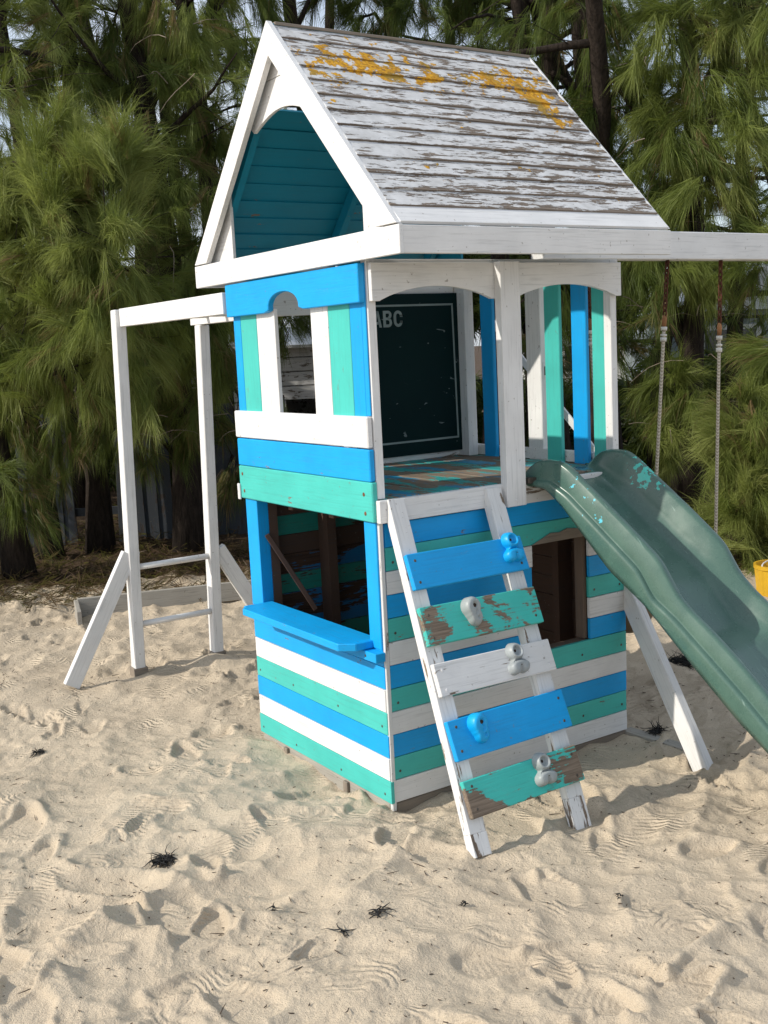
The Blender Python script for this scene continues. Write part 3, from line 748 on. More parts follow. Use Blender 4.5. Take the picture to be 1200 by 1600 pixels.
# frayed feet
for x in (.055, .505):
    fr = MB()
    for k in range(16):
        xx = x + random.uniform(-.03, .03); L = random.uniform(.02, .06)
        fr.bar(lp(xx, 1.25, random.uniform(-.04, -.004)), lp(xx + random.uniform(-.006, .006), 1.25 + L + (.04 if x > .3 else 0), random.uniform(-.04, -.002)), random.uniform(.003, .007), .003, (1, 0, 0))
    fr.build('splintered_end', GREYW, lad)
PM = [BLUE, TEALP, WHITEW, BLUE, TEALP]
PLAB = [None, 'peeling teal board worn to grey wood', None, None, 'lowest board with flaking teal paint']
PS = [(.205, .338), (.404, .542), (.606, .722), (.800, .939), (1.006, 1.134)]
for i, (s0, s1) in enumerate(PS):
    xl, xr = (.024, .553) if i < 4 else (.028, .545)
    jz = random.uniform(-.004, .004)
    o = board('rung_board', lp(xl, (s0 + s1) / 2 + jz, .011), lp(xr, (s0 + s1) / 2 - jz + .045 * 0, .011), s1 - s0, .022, ld, PM[i], lad, .003, .0015)
    if PLAB[i]: o['label'] = PLAB[i]
    for xx in (xl + .03, xr - .03):
        for sgn in (-1, 1):
            screw(lp(xx, (s0 + s1) / 2 + sgn * (s1 - s0) * .3, .0222), ln_, lad, SCREWD if i != 2 else SCREWW)
# climbing holds: relief over a pear-shaped outline
def hold(kind, x, s, rot, mat):
    n, m = 48, 22; V = []; F = []
    def ray(t, cx, cy, r):
        c, s_ = math.cos(t), math.sin(t); b = c * cx + s_ * cy; dd = b * b - (cx * cx + cy * cy - r * r)
        return b + math.sqrt(dd) if dd > 0 else 0
    def raw(t):
        if kind == 'A': return max(ray(t, 0, .030, .033), ray(t, -.019, -.030, .025), ray(t, .021, -.030, .025), .020)
        return max(ray(t, .002, .020, .038), ray(t, .006, -.022, .030), .030)
    def outline(t): return sum(raw(t + k * .05) for k in (-2, -1, 0, 1, 2)) / 5
    def height(x_, y_, q):
        e = max(0, 1 - q ** 7) ** .5; hgt = .028 * e
        if kind == 'A':
            d1 = math.hypot(x_, (y_ - .030))
            hgt += e * (.009 * math.exp(-((d1 - .023) / .007) ** 2) - .012 * math.exp(-(d1 / .013) ** 4))
            hgt -= e * .010 * math.exp(-((y_ + .004 + 6 * x_ * x_) / .004) ** 2)
            if y_ < -.006: hgt += e * (.007 - .014 * math.exp(-(x_ / .005) ** 2) * max(0, min(1, (-.018 - y_) / .02)))
        else:
            hgt *= 1.25 + 8 * y_ + 5 * (-x_)
            d1 = math.hypot(x_ - .006, (y_ - .022)); hgt -= e * .012 * math.exp(-(d1 / .010) ** 4)
            d2 = math.hypot(x_ - .012, (y_ + .024)); hgt -= e * .008 * math.exp(-(d2 / .0065) ** 4)
            hgt -= e * .009 * math.exp(-((x_ - .010 - y_ * .3) / .006) ** 2) * math.exp(-(y_ / .014) ** 2)
        return max(0, hgt)
    for i in range(m + 1):
        q = i / m
        for k in range(n):
            t = 2 * math.pi * k / n; r = outline(t) * q; xx, yy = r * math.cos(t), r * math.sin(t)
            V.append((xx, yy, height(xx, yy, q)))
    for i in range(m):
        for k in range(n): F.append((i * n + k, i * n + (k + 1) % n, (i + 1) * n + (k + 1) % n, (i + 1) * n + k))
    bm_ = mesh('climbing_hold', V, F)
    M = Matrix.Translation(lp(x, s, .0215)) @ frame((1, 0, 0), -ld) @ Matrix.Rotation(math.radians(rot), 4, 'Z')
    o = link('climbing_hold', bm_, mat, lad, M, True)
    hb = MB()
    for (hx, hy, r, hz) in (((0, .030, .009, .0150), (.001, -.020, .0048, .031)) if kind == 'A' else ((.006, .022, .0085, .0285), (.012, -.024, .0055, .0170))):
        c = M @ Vector((hx, hy, hz + .0015)); ax = (M.to_3x3() @ Vector((0, 0, 1)))
        hb.tube([c - ax * .002, c], r, 12)
    hb.build('hold_hole', HOLE, lad)  # dark discs standing in for the shaded holes
hold('A', .487, .250, 0, HOLDB); hold('B', .235, .455, 6, HOLDT); hold('A', .374, .655, 0, HOLDG)
hold('B', .138, .855, 4, HOLDB); hold('A', .365, 1.053, 0, HOLDT)

# -- slide
TH = math.radians(9); sc, ss = math.cos(TH), math.sin(TH)
def interp(tab, s): return float(np.interp(s, [a for a, _ in tab], [b for _, b in tab]))
RIM = [(-.05, 1.136), (-.01, 1.146), (.03, 1.183), (.065, 1.207), (.12, 1.214), (.18, 1.210), (.225, 1.184), (.27, 1.148), (.46, 1.0), (.585, .897), (.62, .862), (.65, .812), (.685, .757), (.74, .702), (.82, .641), (.93, .548), (1.05, .435), (1.2, .31), (1.3, .235), (1.42, .165), (1.6, .12), (1.8, .11)]
BED = [(-.06, 1.136), (.03, 1.132), (.10, 1.10), (.19, 1.045), (.28, .972), (.45, .84), (.585, .752), (.65, .665), (.72, .59), (.84, .54), (.95, .45), (1.05, .36), (1.2, .225), (1.32, .125), (1.45, .045), (1.6, .01), (1.8, .0)]
STEP = [(-.05, 1.130), (.14, 1.134), (.225, 1.088), (.54, .832), (.60, .735), (.69, .672), (.94, .454), (1.05, .35), (1.2, .21), (1.32, .11), (1.45, .03), (1.6, .0), (1.8, -.01)]
BOT = [(-.05, 1.124), (.12, 1.112), (.20, 1.05), (.42, .818), (.575, .706), (.76, .525), (.94, .356), (1.05, .268), (1.2, .13), (1.32, .03), (1.45, -.04), (1.6, -.07), (1.8, -.08)]
SS = np.linspace(-.05, 1.8, 186)
def smooth(tab, k=1.8):
    f = np.interp(SS, [a for a, _ in tab], [b for _, b in tab]); x = np.arange(-6, 7); g_ = np.exp(-x * x / (2 * k * k)); g_ /= g_.sum()
    return np.convolve(np.pad(f, 6, 'edge'), g_, 'valid')
rim, bed, stp, bot = smooth(RIM, .9), smooth(BED, 1.2), smooth(STEP, 1.2), smooth(BOT, 1.2)
WS = .455
V = []; ncs = None
for i, s in enumerate(SS):
    dep = rim[i] - bed[i]
    half = [(-.016, bot[i]), (-.026, bot[i] + (stp[i] - bot[i]) * .35), (-.024, stp[i] - .012), (-.023, stp[i] - .004), (-.019, stp[i]), (-.010, stp[i] + .002), (-.006, stp[i] + .006), (-.005, stp[i] + .016), (.001, rim[i] - .008), (.004, rim[i] - .002), (.010, rim[i]), (.022, rim[i]),
            (.029, rim[i] - .003), (.034, rim[i] - .010), (.050, rim[i] - dep * .55), (.072, rim[i] - dep * .88), (.092, bed[i] + .004), (.12, bed[i] - .002), (.17, bed[i] - .006)]
    prof = half + [(WS / 2, bed[i] - .008)] + [(WS - a, z) for a, z in reversed(half)]
    ncs = len(prof)
    for a, z in prof:
        V.append((.70 + a * sc + s * ss, a * ss - s * sc, z))
F = []
for i in range(len(SS) - 1):
    for k in range(ncs - 1): F.append((i * ncs + k, i * ncs + k + 1, (i + 1) * ncs + k + 1, (i + 1) * ncs + k))
sme = mesh('slide', V, F)
slide = link('slide', sme, SLIDE, T, None, True)
slide['label'] = 'dark green wavy plastic slide with turquoise paint smears'
md = slide.modifiers.new('thick', 'SOLIDIFY'); md.thickness = .005; md.offset = -1
bbox('slide_bracket', (.662, -.072, 1.128), (.71, -.035, 1.150), STEEL, slide)

# -- monkey bars on the far side
mb_ = MB(); mb_.box((-.045, D + .032, 1.857), (-.008, 2.33, 1.949))
mk = mb_.build('monkey_bar_frame', WHITE, T, bev=.002)
mk['label'] = 'white monkey bar frame reaching out behind the house'
bbox('beam', (.415, D + .032, 1.855), (.452, 2.47, 1.949), WHITE, mk)
for x0, xg, zt in ((-.036, -.088, 1.945), (.438, .383, 1.852)):
    board('post', (x0, 2.37, zt), (xg, 2.37, -.05), .058, .07, (1, 0, 0), WHITE, mk, .004)
board('post', (-.02, 2.455, .64), (-.075, 2.455, -.05), .035, .05, (1, 0, 0), WHITE, mk, .003)
for z in (.566, .249):
    t = MB(); xa = -.085 + .027 * z / 1; t.tube([(xa, 2.36, z), (xa + .47, 2.36, z)], .0165, 12); t.build('rung', WHITE, mk, True)
for i in range(5):
    y = 1.32 + i * .23; t = MB(); t.tube([(-.02, y, 1.90), (.43, y, 1.90)], .015, 10); t.build('rung', WHITE, mk, True)
bbox('cross_block', (-.04, 1.44, 1.862), (.43, 1.475, 1.942), WHITE, mk)
board('brace', (-.085, 2.37, .645), (-.465, 2.37, -.02), .085, .038, (1, 0, .5), WHITE, mk, .003)
board('brace', (.435, 2.37, .60), (.80, 2.40, -.02), .085, .038, (1, 0, -.5), WHITE, mk, .003)
for x, z in ((-.058, 1.875), (-.058, 1.93)): screw((-.0455, 2.27, z), (-1, 0, 0), mk, SCREWW)
# grey rotten feet
for x in (-.085, .385): bbox('bare_foot', (x - .040, 2.332, -.06), (x + .040, 2.409, .012), GREYW, mk)

# -- swing beam, its post and the ground brace
sb = bbox('swing_beam', (W + .004, .455, 2.035), (4.3, .545, 2.168), WHITE, T, .004)
sb['label'] = 'long white beam carrying the rope swings'
board('beam_post', (W + .047, .545, 1.10), (W + .047, .545, 2.03), .086, .10, (1, 0, 0), WHITE, sb, .003)
board('leg', (4.2, .50, 2.10), (4.35, 1.35, -.1), .09, .09, (1, 0, 0), WHITE, sb, .003)
board('leg', (4.2, .50, 2.10), (4.35, -.45, -.1), .09, .09, (1, 0, 0), WHITE, sb, .003)
def label_plate():
    o = bbox('instruction_label', (W + .013, .4935, 1.50), (W + .075, .4948, 1.58), WHITE, sb, 0)
    for k in range(3):
        bbox('print_mark', (W + .022 + .016 * k, .4928, 1.52 + .008 * (k % 2)), (W + .030 + .016 * k, .4934, 1.56), STEEL, o, 0)
label_plate()
br = board('ground_brace', (1.262, .05, .67), (1.198, -.49, -.10), .046, .085, (1, 0, 0), WHITE, T, .004)
screw((1.26, -.035, .60), (0, -.8, .6), br, SCREWW)
board('ground_sill', (W + .02, .02, -.055), (1.30, -.32, -.065), .06, .05, (1, 0, 0), GREYL, T, .003)
board('diagonal_strap', (W + .14, 1.0, 1.78), (W + .14, .22, 1.10), .035, .012, (0, 1, 1), WHITEW, sb, .002)

# ================================================================== SWINGS
def swing(x1, x2, xs1, xs2, zs, label, seat, sm=None, rx=.155, ry=.12):
    xm = (xs1 + xs2) / 2
    r = thing('swing', (xm, .49, zs), label, 'swing', 'swings hanging from the white beam')
    for xt, xb in ((x1, xs1), (x2, xs2)):
        P0 = Vector((xt, .49, 2.034)); P1 = Vector((xb, .49, zs + .03)); d = P1 - P0
        # rusty chain: links
        pc = .17; ch = MB(); nl = 11; Lc = d.length * pc
        for k in range(nl):
            c = P0 + d * pc * (k + .5) / nl; ax = d.normalized(); sd = Vector((1, 0, 0)) if k % 2 else Vector((0, 1, 0))
            pts = [c + ax * math.cos(a) * Lc / nl * .72 + sd * math.sin(a) * .010 for a in np.linspace(0, 2 * math.pi, 9)]
            ch.tube(pts, .0042, 5, False)
        ch.build('chain', RUST, r, True)
        ey = MB(); ey.tube([P0 + Vector((0, 0, .004)), P0 - Vector((0, 0, .03))], .006, 8); ey.build('eye_bolt', RUST, r, True)
        a = P0 + d * pc
        kn = MB(); kn.tube([a, a + d * .012, a + d * .035], [.008, .013, .010], 10); kn.build('rope_loop', simple('orange_frayed_rope', (.30, .14, .06), .9, var=.3), r, True)
        for f0, f1 in ((.205, .216), (.228, .234), (.238, .250)):
            sv = MB(); sv.tube([P0 + d * f0, P0 + d * f1], .0155, 12); sv.build('rope_sleeve', SLEEVE, r, True)
        M = Matrix.Translation((P0 + d * .2)) @ frame(d, (0, 1, 0))
        rp = MB(); L = d.length * .8; rp.tube([(L * t, 0, 0) for t in np.linspace(0, 1, 12)], .0088, 10)
        link('rope', mesh('rope', rp.V, rp.F), ROPE, r, M, True)
    if seat:
        # moulded bucket seat
        n, m = 24, 12; V = []; F = []
        for i in range(m + 1):
            t = i / m; ph = t * math.pi / 2
            for k in range(n):
                a = 2 * math.pi * k / n
                V.append((xm + rx * math.sin(ph) ** .8 * math.cos(a), .49 + ry * math.sin(ph) ** .8 * math.sin(a), zs + .03 - .25 * math.cos(ph) ** .85 + (.04 * math.cos(a) ** 2 if i == m else 0)))
        for i in range(m):
            for k in range(n): F.append((i * n + k, i * n + (k + 1) % n, (i + 1) * n + (k + 1) % n, (i + 1) * n + k))
        o = link('seat', mesh('seat', V, F), sm or SEATM, r, None, True); q = o.modifiers.new('t', 'SOLIDIFY'); q.thickness = .008
    else:
        V = []; F = []
        for i in range(17):
            t = i / 16; x = xs1 + (xs2 - xs1) * t; z = zs + .03 - .16 * math.sin(math.pi * t)
            for y in (-.07, -.04, 0, .04, .07): V.append((x, .49 + y, z + abs(y) * .1))
        for i in range(16):
            for k in range(4): F.append((i * 5 + k, i * 5 + k + 1, (i + 1) * 5 + k + 1, (i + 1) * 5 + k))
        o = link('seat', mesh('seat', V, F), SEATM, r, None, True); q = o.modifiers.new('t', 'SOLIDIFY'); q.thickness = .01
    return r
swing(1.533, 2.074, 1.62, 1.93, .44, 'rope swing beside the house with a brown bucket seat half hidden by the slide', True)
swing(2.463, 3.12, 2.40, 3.02, .16, 'rope swing at the right edge, its near rope hanging beyond the slide', False)
# yellow ribbed bucket at the right edge
cx, cy = DL(6.95, 2.505); zg = gz(cx, cy)
dr = thing('plastic_bucket', (cx, cy, zg), 'yellow ribbed plastic toy bucket on the needle litter, cut off by the right edge', 'bucket')
V = []; F = []; n = 60; prof = [(.0, 0), (.11, 0), (.115, .01), (.12, .03), (.135, .20), (.145, .205), (.145, .23), (.13, .23), (.11, .03), (0, .03)]
for r_, z in prof:
    for k in range(n):
        a = 2 * math.pi * k / n; rr = r_ * (1 + (.035 * (1 if (k // 3) % 2 else 0) if .02 < z < .203 and r_ > .115 else 0)); V.append((cx + rr * math.cos(a), cy + rr * math.sin(a), zg + z))
for i in range(len(prof) - 1):
    for k in range(n): F.append((i * n + k, i * n + (k + 1) % n, (i + 1) * n + (k + 1) % n, (i + 1) * n + k))
link('bucket_body', mesh('bucket_body', V, F), YELLOW, dr)
t = MB(); t.tube([(cx + .14 * math.cos(a), cy + .14 * math.sin(a) * .3, zg + .22 + .03 * math.sin(a)) for a in np.linspace(0, math.pi, 12)], .005, 6); t.build('handle', SLEEVE, dr, True)

# weathered border board and its return
bb = thing('border_board', (.6, 3.75, .0), 'long grey weathered board edging the sand behind the monkey bars', 'board')
board('plank', (.09, 3.93, .045), (1.9, 3.33, .055), .13, .035, (0, 0, 1), GREYL, bb, .003)
board('end_plank', (.088, 3.95, .04), (-.0, 3.62, .03), .12, .03, (0, 0, 1), GREYL, bb, .003)

# ================================================================== TREES
def needles(C, Dv, n_per, L, spread, droop, tint, seed, wid=.0045):
    """C (N,3) tuft centres, Dv (N,3) unit directions -> triangle soup of fine bent needles"""
    r = np.random.default_rng(seed); N = len(C); K = N * n_per
    c = np.repeat(C, n_per, 0); d = np.repeat(Dv, n_per, 0)
    rnd = r.normal(size=(K, 3)); dn = d + rnd * spread; dn /= np.linalg.norm(dn, axis=1)[:, None]
    ll = L * r.uniform(.55, 1.15, (K, 1)) * np.repeat(r.uniform(.75, 1.25, (N, 1)), n_per, 0)
    b = c + d * r.uniform(-.12, .10, (K, 1)) + rnd * .006
    p1 = b + dn * ll * .5; dn2 = dn.copy(); dn2[:, 2] -= droop * r.uniform(.5, 1.5, K); dn2 += r.normal(size=(K, 3)) * .08
    dn2 /= np.linalg.norm(dn2, axis=1)[:, None]; p2 = p1 + dn2 * ll * .5
    wv = np.cross(dn, r.normal(size=(K, 3))); wv /= np.linalg.norm(wv, axis=1)[:, None] + 1e-9; wv *= wid * r.uniform(.7, 1.3, (K, 1)) / 2
    V = np.stack([b - wv, b + wv, p1 - wv * .9, p1 + wv * .9, p2], 1).reshape(-1, 3)
    k = np.arange(K)[:, None] * 5
    F = np.concatenate([k + np.array([[0, 1, 3]]), k + np.array([[0, 3, 2]]), k + np.array([[2, 3, 4]])])
    tt = np.repeat(np.clip(np.repeat(tint, n_per) + r.normal(size=K) * .07, .07 * 0, 1), 5).reshape(-1, 5)
    tt[:, 4] += .12
    return V, F, np.clip(tt, 0, 1).ravel()
TREE_N = 0; TRI = 0
def tree(x, y, H, r0, label, seed, lean=(0, 0), nl=16, first=1.3, tufts=600, reach=1.7, leaf=None, n_per=46, nlen=.25, clusters=(), forks=0, dead=.05, wid=.0029, group='casuarina trees behind the sand', twig_n=4):
    """trunk + limbs + twigs + needle tufts; clusters = extra boughs (point, radius, tufts, brightness, dir z)"""
    global TRI
    R = random.Random(seed); nr = np.random.default_rng(seed)
    z0 = gz(x, y) - .05
    root = thing('casuarina_tree', (x, y, z0 + .05), label, 'tree', group)
    def path(p, d, L, k, wob, grav):
        pts = [Vector(p)]; d = Vector(d).normalized()
        for i in range(k):
            d = (d + Vector((R.gauss(0, wob), R.gauss(0, wob), R.gauss(0, wob * .5) + grav))).normalized(); pts.append(pts[-1] + d * L / k)
        return pts
    r0 *= .78; k = 12; tp = path((x, y, z0), (lean[0], lean[1], 1), H, k, .045, .0)
    tr = MB(); tr.tube(tp, [r0 * (1.35 if i == 0 else 1.0) * (1 - .85 * i / k) + .012 for i in range(k + 1)], 12)
    trunks = [tp]
    for f in range(forks):
        i0 = R.randint(2, 4); a = R.uniform(0, 6.28); q = path(tp[i0], (math.cos(a) * .35, math.sin(a) * .35, 1), H * .7, 9, .06, .03)
        tr.tube(q, [r0 * .62 * (1 - .85 * i / 9) + .01 for i in range(10)], 9); trunks.append(q)
    tr.build('trunk', BARK, root, True, origin=(x, y, z0))
    C = []; Dd = []; Tn = []
    def add_tuft(p, d, t): C.append(p); Dd.append(d); Tn.append(t)
    def twigs(mb, pts, count, Lt, t0, bright, rt):
        for _ in range(count):
            i = R.randint(1, len(pts) - 1); f = R.random(); p = pts[i - 1].lerp(pts[i], f)
            ax = (pts[i] - pts[i - 1]).normalized(); dv = Vector((R.gauss(0, 1), R.gauss(0, 1), R.gauss(.15, .8))).normalized()
            dv = (dv + ax * .9).normalized(); L = Lt * R.uniform(.5, 1.2)
            q = path(p, dv, L, 4, .12, -.09); mb.tube(q, [rt, rt * .7, rt * .55, rt * .4, rt * .25], 4, False)
            tt = bright + R.gauss(0, .16)
            for _t in range(t0):
                g = R.random() ** .6; jj = min(3, int(g * 4)); pp = q[jj].lerp(q[jj + 1], g * 4 - jj)
                dd = (q[min(jj + 1, 4)] - q[jj]).normalized(); dd = (dd * .8 + Vector((R.gauss(0, .45), R.gauss(0, .45), R.gauss(-.45, .4)))).normalized()
                add_tuft(pp, dd, (0 if R.random() < dead else max(.1, tt + R.gauss(0, .08))))
    per = max(1, int(tufts * 1.35 / nl / 9))
    for i in range(nl):
        tk = R.choice(trunks); f = (i + R.random()) / nl; zz = first + (H - first) * f ** 1.1 * .96
        j = 1
        while j < len(tk) - 1 and tk[j].z < zz + z0: j += 1
        p = tk[j - 1].lerp(tk[j], R.random()); a = R.uniform(0, 6.28); Lr = reach * (1 - .62 * f) * R.uniform(.6, 1.15)
        q = path(p, (math.cos(a), math.sin(a), R.uniform(-.1, .6)), Lr, 6, .13, -.05)
        lb = MB(); rl = r0 * .24 * (1 - .5 * f) + .006; lb.tube(q, [rl * (1 - .8 * m / 6) for m in range(7)], 6)
        twigs(lb, q, 9, Lr * .42 + .18, per, .45, .005)
        lb.build('limb', BARK, root, True)
    for (cp, cr, cn, cbr, cdz) in clusters:
        cp = Vector(cp)
        # a limb from the trunk to the bough, then twigs with tufts through its volume
        tk = min(trunks, key=lambda t: min((p - cp).length for p in t)); bp_ = min(tk, key=lambda p: (p - cp).length + max(0, p.z - cp.z) * 1.0)
        mid = bp_.lerp(cp, .5) + Vector((0, 0, .15)); lb = MB()
        lb.tube([bp_, mid, cp], [.028, .018, .008], 6)
        nt_ = max(4, cn // 9)
        for _ in range(nt_):
            v = Vector((R.gauss(0, .62), R.gauss(0, .62), R.gauss(0, .75))); v = v * cr if v.length < 1.7 else v.normalized() * cr
            e = cp + v; st = mid.lerp(cp, R.uniform(.3, 1)) ; q = [st, st.lerp(e, .55) + Vector((0, 0, .06)), e]
            lb.tube(q, [.005, .0035, .0015], 4, False)
            out = (v.normalized() * .55 + Vector((R.gauss(0, .25), R.gauss(0, .25), cdz * 1.3 + R.gauss(0, .25)))).normalized(); tt = cbr - .05 + R.gauss(0, .19)
            for _t in range(max(1, cn // nt_)):
                pp = q[1].lerp(e, R.random() ** .5) + Vector((R.gauss(0, .035), R.gauss(0, .035), R.gauss(0, .035)))
                dd = (out + Vector((R.gauss(0, .33), R.gauss(0, .33), R.gauss(0, .33)))).normalized()
                add_tuft(pp, dd, 0 if R.random() < dead else max(.1, tt + R.gauss(0, .07)))
        lb.build('limb', BARK, root, True)
    V, F, tt = needles(np.array([tuple(c) for c in C]), np.array([tuple(c) for c in Dd]), n_per, nlen, .155, .62, np.array(Tn), seed, wid)
    TRI += len(F)
    me = tris_mesh('crown', V, F, tt); link('crown', me, leaf or LEAF, root)
    return root
def TP(u, d): return DL(d, (u - 600) / 1731 * d)
# front row, left to right (lateral pixel-free layout given by bearing u and distance d)
def cl(u, v, d, r, n, b, dz): return (UV(u, v, d), r, n, b, dz)  # b sets needle tone: own green, lightened where sunlit, darkened where shaded
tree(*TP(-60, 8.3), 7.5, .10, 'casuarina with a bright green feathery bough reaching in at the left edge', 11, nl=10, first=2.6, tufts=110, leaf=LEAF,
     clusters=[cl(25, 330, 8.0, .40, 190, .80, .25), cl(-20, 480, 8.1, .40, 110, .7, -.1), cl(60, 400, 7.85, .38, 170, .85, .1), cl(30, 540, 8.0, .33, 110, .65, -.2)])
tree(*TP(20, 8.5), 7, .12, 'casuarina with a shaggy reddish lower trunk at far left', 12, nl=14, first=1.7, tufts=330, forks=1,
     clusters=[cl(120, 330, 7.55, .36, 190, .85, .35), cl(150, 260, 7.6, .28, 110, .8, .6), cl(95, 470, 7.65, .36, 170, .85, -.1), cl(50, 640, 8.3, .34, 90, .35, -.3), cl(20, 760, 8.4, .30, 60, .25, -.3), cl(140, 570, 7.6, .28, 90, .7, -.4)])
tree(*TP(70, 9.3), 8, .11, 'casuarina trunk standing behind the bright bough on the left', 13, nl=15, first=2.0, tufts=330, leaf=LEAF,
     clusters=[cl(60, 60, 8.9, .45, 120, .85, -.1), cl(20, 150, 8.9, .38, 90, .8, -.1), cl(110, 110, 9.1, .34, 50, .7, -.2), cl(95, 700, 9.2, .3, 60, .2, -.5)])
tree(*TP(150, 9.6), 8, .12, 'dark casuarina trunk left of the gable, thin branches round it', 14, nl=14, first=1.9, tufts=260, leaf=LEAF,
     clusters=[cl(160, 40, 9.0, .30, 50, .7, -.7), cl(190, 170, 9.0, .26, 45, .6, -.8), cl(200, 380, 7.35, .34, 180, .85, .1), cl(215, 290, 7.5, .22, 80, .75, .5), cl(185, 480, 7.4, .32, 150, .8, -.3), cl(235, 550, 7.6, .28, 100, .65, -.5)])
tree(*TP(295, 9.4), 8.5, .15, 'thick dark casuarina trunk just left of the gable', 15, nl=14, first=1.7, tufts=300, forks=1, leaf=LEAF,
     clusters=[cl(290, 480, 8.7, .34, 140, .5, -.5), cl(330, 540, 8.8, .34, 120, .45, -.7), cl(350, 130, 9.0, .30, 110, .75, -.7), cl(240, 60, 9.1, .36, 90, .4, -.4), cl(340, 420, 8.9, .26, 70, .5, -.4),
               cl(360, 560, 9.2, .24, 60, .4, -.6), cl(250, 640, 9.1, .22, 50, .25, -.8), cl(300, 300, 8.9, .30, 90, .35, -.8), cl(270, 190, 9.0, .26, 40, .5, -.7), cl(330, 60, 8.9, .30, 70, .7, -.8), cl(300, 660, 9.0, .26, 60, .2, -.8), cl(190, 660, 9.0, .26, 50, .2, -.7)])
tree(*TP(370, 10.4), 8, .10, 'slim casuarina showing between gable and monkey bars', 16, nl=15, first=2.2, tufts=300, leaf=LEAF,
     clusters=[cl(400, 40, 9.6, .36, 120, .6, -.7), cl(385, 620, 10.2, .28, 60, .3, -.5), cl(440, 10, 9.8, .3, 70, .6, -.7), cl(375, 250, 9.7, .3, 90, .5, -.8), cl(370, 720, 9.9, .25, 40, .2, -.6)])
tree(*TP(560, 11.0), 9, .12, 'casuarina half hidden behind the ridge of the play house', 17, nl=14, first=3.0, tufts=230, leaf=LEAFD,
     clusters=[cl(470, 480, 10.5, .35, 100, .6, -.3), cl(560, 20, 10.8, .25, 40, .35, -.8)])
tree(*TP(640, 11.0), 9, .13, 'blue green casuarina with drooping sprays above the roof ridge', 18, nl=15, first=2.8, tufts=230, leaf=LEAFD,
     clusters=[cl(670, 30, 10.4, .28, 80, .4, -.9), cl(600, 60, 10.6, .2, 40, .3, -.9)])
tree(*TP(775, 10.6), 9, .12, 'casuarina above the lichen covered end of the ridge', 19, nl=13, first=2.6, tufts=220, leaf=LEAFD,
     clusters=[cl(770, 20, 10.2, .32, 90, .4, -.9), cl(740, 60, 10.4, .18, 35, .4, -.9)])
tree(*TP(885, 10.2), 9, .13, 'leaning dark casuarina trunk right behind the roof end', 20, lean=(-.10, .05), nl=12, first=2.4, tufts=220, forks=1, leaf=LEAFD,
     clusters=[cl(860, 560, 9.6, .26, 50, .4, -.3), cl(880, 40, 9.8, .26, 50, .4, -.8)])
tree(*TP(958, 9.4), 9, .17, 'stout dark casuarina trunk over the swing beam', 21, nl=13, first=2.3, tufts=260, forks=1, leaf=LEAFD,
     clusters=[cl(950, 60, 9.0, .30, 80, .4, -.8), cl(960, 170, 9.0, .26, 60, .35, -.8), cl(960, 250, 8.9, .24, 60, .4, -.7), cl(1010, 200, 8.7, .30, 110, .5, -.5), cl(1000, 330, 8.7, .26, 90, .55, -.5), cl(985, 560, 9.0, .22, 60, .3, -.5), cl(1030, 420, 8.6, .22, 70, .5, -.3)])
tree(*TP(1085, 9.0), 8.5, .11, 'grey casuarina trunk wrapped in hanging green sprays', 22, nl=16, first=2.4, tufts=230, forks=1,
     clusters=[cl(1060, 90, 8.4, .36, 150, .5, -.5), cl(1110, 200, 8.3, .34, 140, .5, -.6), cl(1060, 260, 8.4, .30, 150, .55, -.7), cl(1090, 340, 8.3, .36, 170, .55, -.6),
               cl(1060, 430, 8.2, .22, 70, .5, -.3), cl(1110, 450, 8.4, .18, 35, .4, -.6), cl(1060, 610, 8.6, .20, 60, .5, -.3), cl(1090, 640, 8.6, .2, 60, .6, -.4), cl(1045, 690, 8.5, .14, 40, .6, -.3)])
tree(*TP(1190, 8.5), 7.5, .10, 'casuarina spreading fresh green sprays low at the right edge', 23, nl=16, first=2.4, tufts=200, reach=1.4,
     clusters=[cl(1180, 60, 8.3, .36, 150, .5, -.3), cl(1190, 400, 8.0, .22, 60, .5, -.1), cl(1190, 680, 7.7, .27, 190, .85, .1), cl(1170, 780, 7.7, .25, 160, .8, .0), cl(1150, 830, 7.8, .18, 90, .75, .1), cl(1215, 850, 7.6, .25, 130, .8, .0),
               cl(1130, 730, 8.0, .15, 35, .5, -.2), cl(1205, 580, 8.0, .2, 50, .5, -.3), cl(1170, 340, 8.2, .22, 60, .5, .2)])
tree(*TP(1330, 8.9), 8, .12, 'casuarina beyond the right edge leaning into the view', 24, nl=12, tufts=240, leaf=LEAF)
# second row, darker and farther
back = [(-60, 11.6), (130, 11.9), (235, 12.4), (345, 12.2), (405, 12.8), (590, 13.2), (715, 12.9), (840, 13.4), (930, 12.2), (1035, 11.6), (1150, 11.9), (1290, 11.5)]
blab = ['dark casuarina in the back row behind the far left trunks', 'back row casuarina between the two left trunks', 'slim back row casuarina left of the gable', 'back row casuarina hidden by the gable rake',
        'back row casuarina seen through the side window', 'back row casuarina above the middle of the ridge', 'back row casuarina beyond the lichened ridge', 'back row casuarina right of the ridge end',
        'back row casuarina between the two dark right trunks', 'back row casuarina behind the first swing rope', 'back row casuarina behind the second swing', 'back row casuarina at the right edge']
for i, (u, d) in enumerate(back):
    low = u < 420 or u > 1020
    tree(*TP(u, d), 8.5, .11, blab[i], 60 + i, nl=13, first=1.0 if low else 3.6, tufts=330 if u < 420 or u > 900 else 150, reach=2.0 if low else 1.5, leaf=LEAFD, n_per=24, nlen=.28, wid=.0075, group='casuarina trees of the back row')
